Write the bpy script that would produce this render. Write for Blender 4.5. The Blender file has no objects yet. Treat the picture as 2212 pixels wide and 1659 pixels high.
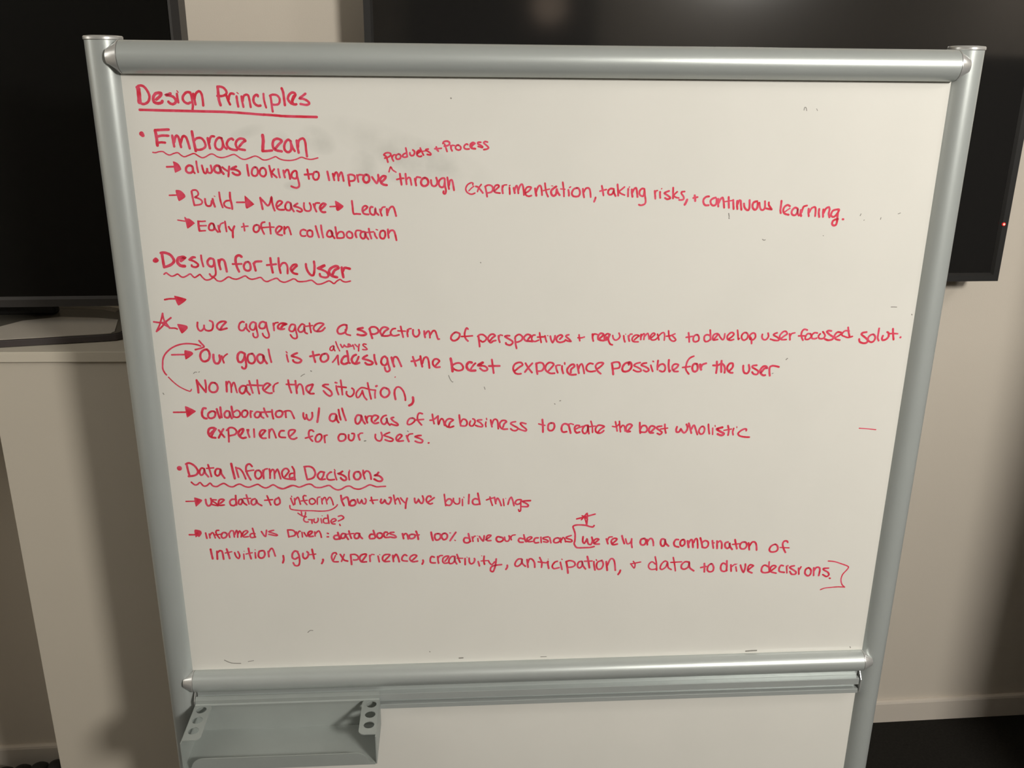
import bpy, bmesh, math, random
from mathutils import Vector, Matrix
random.seed(7)
SC = bpy.context.scene
COL = SC.collection
# ------------------------------------------------------------------ camera
CAM_H = 1.75
cd = bpy.data.cameras.new('camera')
cd.sensor_width = 36.0
cd.lens = 36.0 * 2007.36 / 2212.0
cd.clip_start = 0.02
cam = bpy.data.objects.new('camera', cd)
COL.objects.link(cam)
R = Vector((0.99592, -0.089662, 0.010205)); U = Vector((0.01979, 0.327339, 0.9447)); B = Vector((-0.088045, -0.940643, 0.327778))
cam.matrix_world = Matrix(((R.x, U.x, B.x, 0), (R.y, U.y, B.y, 0), (R.z, U.z, B.z, CAM_H), (0, 0, 0, 1)))
SC.camera = cam
# ------------------------------------------------------------------ world, lights, exposure
w = bpy.data.worlds.new('world'); SC.world = w; w.use_nodes = True
w.node_tree.nodes['Background'].inputs[0].default_value = (0.9, 0.95, 1.0, 1)
w.node_tree.nodes['Background'].inputs[1].default_value = 0.02
SC.view_settings.view_transform = 'Standard'
SC.view_settings.look = 'None'
SC.view_settings.gamma = 1.0
SC.view_settings.use_curve_mapping = False
SC.view_settings.exposure = -0.72
def area(name, loc, target, size, power, col, shape='DISK', size_y=None):
    l = bpy.data.lights.new(name, 'AREA'); l.shape = shape; l.size = size
    if size_y: l.size_y = size_y
    l.energy = power; l.color = col
    o = bpy.data.objects.new(name, l); COL.objects.link(o)
    o.location = loc
    o.rotation_euler = (Vector(target) - Vector(loc)).to_track_quat('-Z', 'Y').to_euler()
    return o
area('key_light', (1.66, -1.2, 2.50), (0.3, 1.4, 1.1), 0.48, 162.0, (1.0, 0.955, 0.88))
area('side_light', (2.05, 0.42, 2.52), (0.6, 1.2, 0.9), 0.40, 12.0, (1.0, 0.955, 0.90))
area('left_fill', (-2.35, 0.95, 2.15), (-0.6, 1.7, 0.9), 1.0, 13.0, (1.0, 0.965, 0.90))
area('rear_wall_fill', (1.9, -2.3, 2.55), (2.2, -3.2, 1.9), 0.5, 14.0, (1.0, 0.93, 0.85))  # unseen lamp, added to brighten the rear wall mirrored in the large screen
area('side_wall_fill', (2.75, -1.5, 2.55), (3.4, -1.4, 1.95), 0.5, 14.0, (1.0, 0.93, 0.87))  # likewise added, lifts the right wall where the screen mirrors it
area('ceiling_fill', (-1.75, 0.35, 2.57), (-1.5, 0.7, 0), 1.2, 15.0, (1.0, 0.965, 0.88), 'RECTANGLE', 1.2)
area('lamp_rear_a', (-0.96, -3.12, 2.12), (-0.96, 0, 1.9), 0.24, 0.22, (1.0, 0.75, 0.5))
area('lamp_rear_b', (0.90, -3.12, 2.13), (0.9, 0, 1.9), 0.24, 0.26, (1.0, 0.75, 0.55))
# ------------------------------------------------------------------ materials
def rgb(r, g, b):
    f = lambda c: (c/255/12.92) if c/255 <= 0.04045 else ((c/255+0.055)/1.055)**2.4
    return (f(r), f(g), f(b), 1)
def mat(name, col, rough=0.5, metal=0.0, vary=0.0, vscale=8.0, bump=0.0, bscale=200.0, spec=0.5, emit=None, estr=0.0, rvary=0.0, coat=0.0):
    m = bpy.data.materials.new(name); m.use_nodes = True
    nt = m.node_tree; p = nt.nodes['Principled BSDF']
    p.inputs['Base Color'].default_value = col if len(col) == 4 else (*col, 1)
    p.inputs['Roughness'].default_value = rough
    p.inputs['Metallic'].default_value = metal
    p.inputs['Specular IOR Level'].default_value = spec
    p.inputs['Coat Weight'].default_value = coat
    tc = nt.nodes.new('ShaderNodeTexCoord')
    if vary > 0:
        n = nt.nodes.new('ShaderNodeTexNoise'); n.inputs['Scale'].default_value = vscale; n.inputs['Detail'].default_value = 5
        nt.links.new(tc.outputs['Object'], n.inputs['Vector'])
        mx = nt.nodes.new('ShaderNodeMix'); mx.data_type = 'RGBA'
        c = p.inputs['Base Color'].default_value
        mx.inputs[6].default_value = (c[0]*(1-vary), c[1]*(1-vary), c[2]*(1-vary), 1)
        mx.inputs[7].default_value = (min(1, c[0]*(1+vary)), min(1, c[1]*(1+vary)), min(1, c[2]*(1+vary)), 1)
        nt.links.new(n.outputs['Fac'], mx.inputs[0]); nt.links.new(mx.outputs[2], p.inputs['Base Color'])
        if rvary > 0:
            mr = nt.nodes.new('ShaderNodeMapRange'); mr.inputs[3].default_value = rough-rvary; mr.inputs[4].default_value = rough+rvary
            nt.links.new(n.outputs['Fac'], mr.inputs[0]); nt.links.new(mr.outputs[0], p.inputs['Roughness'])
    if bump > 0:
        n2 = nt.nodes.new('ShaderNodeTexNoise'); n2.inputs['Scale'].default_value = bscale; n2.inputs['Detail'].default_value = 3
        nt.links.new(tc.outputs['Object'], n2.inputs['Vector'])
        b = nt.nodes.new('ShaderNodeBump'); b.inputs['Strength'].default_value = bump; b.inputs['Distance'].default_value = 0.001
        nt.links.new(n2.outputs['Fac'], b.inputs['Height']); nt.links.new(b.outputs[0], p.inputs['Normal'])
    if emit:
        p.inputs['Emission Color'].default_value = (*emit, 1); p.inputs['Emission Strength'].default_value = estr
    return m
WALLC = (0.63, 0.575, 0.495)
M_wall = mat('painted_wall', WALLC, 0.75, vary=0.025, vscale=2.5, bump=0.15, bscale=350, spec=0.25)
M_ceil = mat('ceiling_paint', (0.74, 0.71, 0.66), 0.9)
M_base = mat('baseboard_paint', (0.64, 0.585, 0.515), 0.5, vary=0.02, vscale=3, spec=0.35)
M_carpet = mat('dark_carpet', (0.016, 0.015, 0.013), 0.95, vary=0.45, vscale=160, bump=0.9, bscale=420, spec=0.1)
M_alu = mat('silver_painted_metal', (0.46, 0.495, 0.485), 0.34, metal=0.35, vary=0.04, vscale=12, bump=0.06, bscale=900, spec=0.5)
M_cap = mat('bright_end_cap', (0.63, 0.635, 0.625), 0.3, metal=0.6)
M_tray = mat('tray_grey_metal', (0.33, 0.36, 0.345), 0.5, metal=0.2, vary=0.05, vscale=25, bump=0.05, bscale=800)
M_bezel = mat('black_tv_frame', (0.020, 0.0195, 0.019), 0.38, vary=0.1, vscale=40, spec=0.45)
M_screen = mat('tv_screen', (0.014, 0.0135, 0.013), 0.09, spec=0.9)
M_dark = mat('added_dark_panel', (0.03, 0.03, 0.032), 0.8)  # only on the unseen slabs added for shade and dark reflections
M_bezel2 = mat('dark_grey_tv_frame', (0.022, 0.020, 0.019), 0.42)
M_screen2 = mat('desk_tv_screen', (0.0025, 0.0025, 0.0022), 0.30, spec=0.25)
M_stand = mat('stand_dark_gloss', (0.12, 0.11, 0.09), 0.3)
M_stand_edge = mat('stand_edge', (0.05, 0.042, 0.042), 0.4)
M_sheen_ridge = mat('stand_sheen_and_ridges', (0.50, 0.46, 0.40), 0.35)  # pale tone for the reflection painted on the stand base, and its ridges
M_black = mat('black_plastic', (0.010, 0.010, 0.009), 0.6, bump=0.3, bscale=300)
M_cab = mat('cabinet_laminate', (0.52, 0.475, 0.40), 0.45, vary=0.02, vscale=5, spec=0.35)
M_cabtop = mat('cabinet_top_laminate', (0.56, 0.515, 0.43), 0.4, vary=0.02, vscale=5, spec=0.4)
M_speck = mat('old_marker_speck', (0.26, 0.25, 0.225), 0.6)
M_led = mat('red_indicator_lens', (0.5, 0.01, 0.01), 0.3, emit=(1.0, 0.04, 0.03), estr=0.45)
M_ledc = mat('red_indicator_core', (1.0, 0.3, 0.2), 0.3, emit=(1.0, 0.30, 0.25), estr=2.6)
M_rubber = mat('castor_rubber', (0.02, 0.02, 0.02), 0.7)
# the writing surface: enamel white with old wiped smudges (object space of the board, metres)
def board_material():
    m = mat('whiteboard_enamel', (0.74, 0.72, 0.68), 0.22, spec=0.4)
    nt = m.node_tree; p = nt.nodes['Principled BSDF']
    tc = nt.nodes.new('ShaderNodeTexCoord'); sep = nt.nodes.new('ShaderNodeSeparateXYZ')
    nt.links.new(tc.outputs['Object'], sep.inputs[0])
    def math_(op, a, b=None, clamp=False):
        n = nt.nodes.new('ShaderNodeMath'); n.operation = op; n.use_clamp = clamp
        for i, v in enumerate((a, b)):
            if v is None: continue
            if isinstance(v, (int, float)): n.inputs[i].default_value = v
            else: nt.links.new(v, n.inputs[i])
        return n.outputs[0]
    total = None
    for (x, z, rx, rz, ang, amp) in SMUDGES:
        dx = math_('SUBTRACT', sep.outputs[0], x); dz = math_('SUBTRACT', sep.outputs[2], z)
        ca, sa = math.cos(ang), math.sin(ang)
        u = math_('ADD', math_('MULTIPLY', dx, ca/rx), math_('MULTIPLY', dz, sa/rx))
        v = math_('ADD', math_('MULTIPLY', dx, -sa/rz), math_('MULTIPLY', dz, ca/rz))
        r2 = math_('ADD', math_('MULTIPLY', u, u), math_('MULTIPLY', v, v))
        g = math_('MULTIPLY', math_('SUBTRACT', 1.0, r2, True), amp)
        total = g if total is None else math_('ADD', total, g)
    ns = nt.nodes.new('ShaderNodeTexNoise'); ns.inputs['Scale'].default_value = 22; ns.inputs['Detail'].default_value = 6
    nt.links.new(tc.outputs['Object'], ns.inputs['Vector'])
    patch = math_('MULTIPLY', total, math_('MULTIPLY', math_('SUBTRACT', ns.outputs['Fac'], 0.28, True), 2.6))
    n2 = nt.nodes.new('ShaderNodeTexNoise'); n2.inputs['Scale'].default_value = 5; n2.inputs['Detail'].default_value = 4
    nt.links.new(tc.outputs['Object'], n2.inputs['Vector'])
    haze = math_('MULTIPLY', math_('SUBTRACT', n2.outputs['Fac'], 0.45, True), 0.25)
    fac = math_('ADD', patch, haze, True)
    mx = nt.nodes.new('ShaderNodeMix'); mx.data_type = 'RGBA'
    mx.inputs[6].default_value = (0.742, 0.733, 0.685, 1); mx.inputs[7].default_value = (0.40, 0.405, 0.37, 1)
    nt.links.new(fac, mx.inputs[0]); nt.links.new(mx.outputs[2], p.inputs['Base Color'])
    return m
# x, z, radius x, radius z, angle, strength of each wiped smudge
SMUDGES = [(-0.190, 1.640, 0.030, 0.020, -0.5, 0.55), (-0.245, 1.640, 0.016, 0.014, 0.0, 0.30), (-0.085, 1.630, 0.110, 0.030, -0.35, 0.28),
           (-0.020, 1.605, 0.090, 0.035, -0.3, 0.30), (-0.125, 1.600, 0.022, 0.028, 0.3, 0.40), (-0.085, 1.588, 0.022, 0.008, -0.3, 0.30),
           (-0.290, 1.650, 0.030, 0.010, 0.3, 0.22), (-0.23, 1.575, 0.015, 0.008, 0.0, 0.3), (-0.355, 0.715, 0.05, 0.012, 0.1, 0.2)]
M_board = board_material()
def ink_material():
    m = bpy.data.materials.new('red_marker_ink'); m.use_nodes = True
    nt = m.node_tree; p = nt.nodes['Principled BSDF']; p.inputs['Roughness'].default_value = 0.4
    p.inputs['Specular IOR Level'].default_value = 0.3
    tc = nt.nodes.new('ShaderNodeTexCoord'); n = nt.nodes.new('ShaderNodeTexNoise')
    n.inputs['Scale'].default_value = 75; n.inputs['Detail'].default_value = 4
    nt.links.new(tc.outputs['Object'], n.inputs['Vector'])
    r = nt.nodes.new('ShaderNodeValToRGB')
    r.color_ramp.elements[0].position = 0.36; r.color_ramp.elements[0].color = (0.66, 0.030, 0.060, 1)
    r.color_ramp.elements[1].position = 0.64; r.color_ramp.elements[1].color = (0.74, 0.095, 0.165, 1)
    nt.links.new(n.outputs['Fac'], r.inputs[0]); nt.links.new(r.outputs[0], p.inputs['Base Color'])
    return m
M_ink = ink_material()
# ------------------------------------------------------------------ mesh helpers
def link(o, parent=None):
    COL.objects.link(o)
    if parent is not None: o.parent = parent
    return o
def build(name, bm, m, parent=None, smooth=False, bevel=0.0, seg=2):
    me = bpy.data.meshes.new(name)
    bmesh.ops.recalc_face_normals(bm, faces=bm.faces[:])
    bm.to_mesh(me); bm.free()
    if smooth:
        for f in me.polygons: f.use_smooth = True
        me.set_sharp_from_angle(angle=math.radians(35))
    me.materials.append(m)
    o = bpy.data.objects.new(name, me); link(o, parent)
    if bevel > 0:
        b = o.modifiers.new('bevel', 'BEVEL'); b.width = bevel; b.segments = seg; b.limit_method = 'ANGLE'
    return o
def bbox(bm, x0, x1, y0, y1, z0, z1):
    vs = [bm.verts.new((x, y, z)) for x in (x0, x1) for y in (y0, y1) for z in (z0, z1)]
    for f in ((0, 1, 3, 2), (4, 6, 7, 5), (0, 4, 5, 1), (2, 3, 7, 6), (0, 2, 6, 4), (1, 5, 7, 3)):
        bm.faces.new([vs[i] for i in f])
def box(name, x0, x1, y0, y1, z0, z1, m, parent=None, bevel=0.0):
    bm = bmesh.new(); bbox(bm, x0, x1, y0, y1, z0, z1)
    return build(name, bm, m, parent, bevel=bevel)
def rings(bm, rr, close=True):
    """rr: list of rings of points; skinned in order, capped at both ends"""
    V = [[bm.verts.new(p) for p in r] for r in rr]
    n = len(V[0])
    for a, b in zip(V, V[1:]):
        for i in range(n):
            bm.faces.new((a[i], a[(i+1) % n], b[(i+1) % n], b[i]))
    if close:
        bm.faces.new(V[0][::-1]); bm.faces.new(V[-1])
def circ(axis, c, r, n=32, ry=None):
    o = []
    for i in range(n):
        a = 2*math.pi*i/n; u = math.cos(a)*r; v = math.sin(a)*(ry or r)
        if axis == 'z': o.append((c[0]+u, c[1]+v, c[2]))
        elif axis == 'x': o.append((c[0], c[1]+u, c[2]+v))
        else: o.append((c[0]+u, c[1], c[2]+v))
    return o
def cyl(name, axis, c0, c1, r, m, parent=None, n=32, r1=None):
    bm = bmesh.new(); rings(bm, [circ(axis, c0, r, n), circ(axis, c1, r if r1 is None else r1, n)])
    return build(name, bm, m, parent, smooth=True)
def prism(name, pts, h0, h1, m, parent=None, axis='z', bevel=0.0, smooth=False):
    """pts 2D outline extruded along axis: z -> (x,y), x -> (y,z), y -> (x,z)"""
    bm = bmesh.new()
    def P(p, h):
        return {'z': (p[0], p[1], h), 'x': (h, p[0], p[1]), 'y': (p[0], h, p[1])}[axis]
    a = [bm.verts.new(P(p, h0)) for p in pts]; b = [bm.verts.new(P(p, h1)) for p in pts]
    n = len(pts)
    for i in range(n): bm.faces.new((a[i], a[(i+1) % n], b[(i+1) % n], b[i]))
    bm.faces.new(a[::-1]); bm.faces.new(b)
    return build(name, bm, m, parent, bevel=bevel, smooth=smooth)
def tube(bm, pts, r, n=8):
    pts = [Vector(p) for p in pts]; rr = []
    for i, p in enumerate(pts):
        t = (pts[min(i+1, len(pts)-1)] - pts[max(i-1, 0)]).normalized()
        a = t.orthogonal() if abs(t.z) > 0.99 else t.cross(Vector((0, 0, 1))).normalized()
        b = t.cross(a).normalized(); a = b.cross(t)
        rr.append([tuple(p + a*math.cos(2*math.pi*k/n)*r + b*math.sin(2*math.pi*k/n)*r) for k in range(n)])
    rings(bm, rr)
def empty(name, loc=(0, 0, 0), rz=0.0, label=None, cat=None, group=None):
    o = bpy.data.objects.new(name, None); o.empty_display_size = 0.1
    COL.objects.link(o); o.location = loc; o.rotation_euler = (0, 0, rz)
    if label: o['label'] = label
    if cat: o['category'] = cat
    if group: o['group'] = group
    return o
def struct(o, label=None):
    o['kind'] = 'structure'
    if label: o['label'] = label
    return o
# ------------------------------------------------------------------ the room
YW = 2.0716
XL, XR, YR, ZC = -2.7, 3.4, -3.2, 2.62
struct(box('floor', XL, XR, YR, YW, -0.05, 0.0, M_carpet), 'dark charcoal carpet floor')
struct(box('ceiling', XL, XR, YR, YW, ZC, ZC+0.05, M_ceil), 'off white ceiling above the room')
struct(box('wall_back', XL, XR, YW, YW+0.1, -0.05, ZC+0.05, M_wall), 'beige painted wall behind the whiteboard')
struct(box('wall_left', XL-0.1, XL, YR, YW+0.1, -0.05, ZC+0.05, M_wall), 'beige painted wall on the left')
struct(box('wall_right', XR, XR+0.1, YR, YW+0.1, -0.05, ZC+0.05, M_wall), 'beige painted wall on the right')
struct(box('wall_rear', XL, XR, YR-0.1, YR, -0.05, ZC+0.05, M_wall), 'beige painted wall behind the camera')
struct(box('reflection_blocker_1', XR-0.03, XR, YR, YW-0.02, 0.0, 1.78, M_dark), 'unseen charcoal sheet on the lower right wall, added to darken the screen reflection')  # added out of view so the screen mirrors something dark below eye level
struct(box('reflection_blocker_2', -0.10, XR-0.03, YR, YR+0.03, 0.0, 1.78, M_dark), 'unseen charcoal sheet on the lower rear wall, added to darken the screen reflection')  # same added dark sheet, continued along the rear wall
struct(box('rear_reflection_slab', -0.12, 1.25, YR, YR+0.05, 0.0, 2.32, M_dark), 'unseen dark slab on the rear wall, added to darken the screen reflection')  # taller added slab, gives the dark middle of the screen reflection
struct(box('shade_panel', 1.535, 2.75, 1.12, 1.17, 0.0, 1.78, M_dark), 'unseen charcoal panel added to cast shade right of the large screen')  # added out of view to shade the back wall and darken the screen
prof = [(YW, 0.0), (YW, 0.068), (YW-0.004, 0.068), (YW-0.010, 0.0655), (YW-0.012, 0.060), (YW-0.012, 0.0)]
struct(prism('baseboard_back', [(p[0], p[1]) for p in prof], XL, XR, M_base, axis='x'), 'beige baseboard along the foot of the back wall')
# ------------------------------------------------------------------ the mobile whiteboard (local x along the board, -y towards the reader)
RZ = -math.radians(1.45)
ORG = (0.0354264, 1.3995517, 0.0)
wb = empty('whiteboard', ORG, RZ, 'freestanding mobile whiteboard with grey tubular frame and red handwriting', 'whiteboard')
PXL, PXR, PR, PY = -0.479, 0.7635, 0.025, 0.012
for px in (PXL, PXR):
    post = cyl('post', 'z', (px, PY, 0.085), (px, PY, 1.7725), PR, M_alu, wb, 48)
    bm = bmesh.new()
    rings(bm, [circ('z', (px, PY, 1.7725), PR+0.0004, 48), circ('z', (px, PY, 1.7735), PR+0.0014, 48), circ('z', (px, PY, 1.7765), PR+0.0014, 48), circ('z', (px, PY, 1.7780), PR+0.0002, 48), circ('z', (px, PY, 1.7788), PR*0.7, 48)])
    build('post_cap', bm, M_cap, post, smooth=True)
    foot = box('foot_bar', px-0.022, px+0.022, PY-0.30, PY+0.17, 0.075, 0.105, M_alu, wb, bevel=0.006)
    for s in (-1, 1):
        yy = PY+(-0.265 if s < 0 else 0.135)
        box('castor_fork', px-0.017, px+0.017, yy-0.014, yy+0.014, 0.045, 0.075, M_black, foot, bevel=0.003)
        cyl('castor_wheel', 'x', (px-0.010, yy, 0.030), (px+0.010, yy, 0.030), 0.030, M_rubber, foot, 24)
# rails: round tube with faceted caps scribed onto the posts
def rail(name, z, r, y, x0, x1):
    o = cyl(name, 'x', (x0, y, z), (x1, y, z), r, M_alu, wb, 64)
    for s, xe in ((-1, x0), (1, x1)):
        bm = bmesh.new()
        n = 64
        G0 = circ('x', (xe, y, z), r*0.93, n); G1 = circ('x', (xe+s*0.0009, y, z), r*0.93, n)
        R0 = circ('x', (xe+s*0.0009, y, z), r*0.995, n); R1 = circ('x', (xe+s*0.0022, y, z), r*1.0, n)
        E = []
        for i in range(n):
            a = 2*math.pi*i/n; u, v = math.cos(a), math.sin(a)
            # end facet: a lens that hugs the post, taller than deep
            E.append((xe+s*(0.0165+0.0018*max(0, -u)), y+u*r*0.62, z+max(-0.40, min(0.44, v*0.6))*r))
        rings(bm, [G0, G1, R0, R1, E])
        build('end_cap', bm, M_cap, o, smooth=True)
    return o
rail('top_rail', 1.7508, 0.0222, -0.006, -0.4510, 0.7395)
rail('middle_rail', 0.7238, 0.0190, -0.006, -0.4530, 0.7385)
rail('bottom_rail', 0.170, 0.020, 0.0, -0.4530, 0.7385)
panel = box('writing_panel', PXL+0.012, PXR-0.012, 0.0, 0.018, 0.712, 1.742, M_board, wb)
panel['label'] = 'white enamel writing surface with red handwriting'
low = box('lower_panel', PXL+0.012, PXR-0.012, 0.0, 0.018, 0.175, 0.712, M_board, wb)
# extruded marker track under the middle rail: back web with two lips, seen end-on at the right
TX0, TX1 = -0.4525, 0.7365
tr = [(-0.0005, 0.706), (-0.005, 0.706), (-0.005, 0.6915), (-0.0165, 0.6915), (-0.0165, 0.6785), (-0.0145, 0.6785), (-0.0145, 0.6880), (-0.005, 0.6880),
      (-0.005, 0.6690), (-0.0165, 0.6690), (-0.0165, 0.6600), (-0.0005, 0.6600)]
track = prism('marker_track', tr, TX0, TX1, M_alu, wb, axis='x', bevel=0.0006)
for xe, s in ((TX1, 1), (TX0, -1)):
    prism('track_end_plate', [(-0.0010, 0.7055), (-0.0060, 0.7055), (-0.0185, 0.6900), (-0.0185, 0.6640), (-0.0010, 0.6590)], xe+s*0.0022, xe+s*0.0034, M_cap, track, axis='x')
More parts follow.
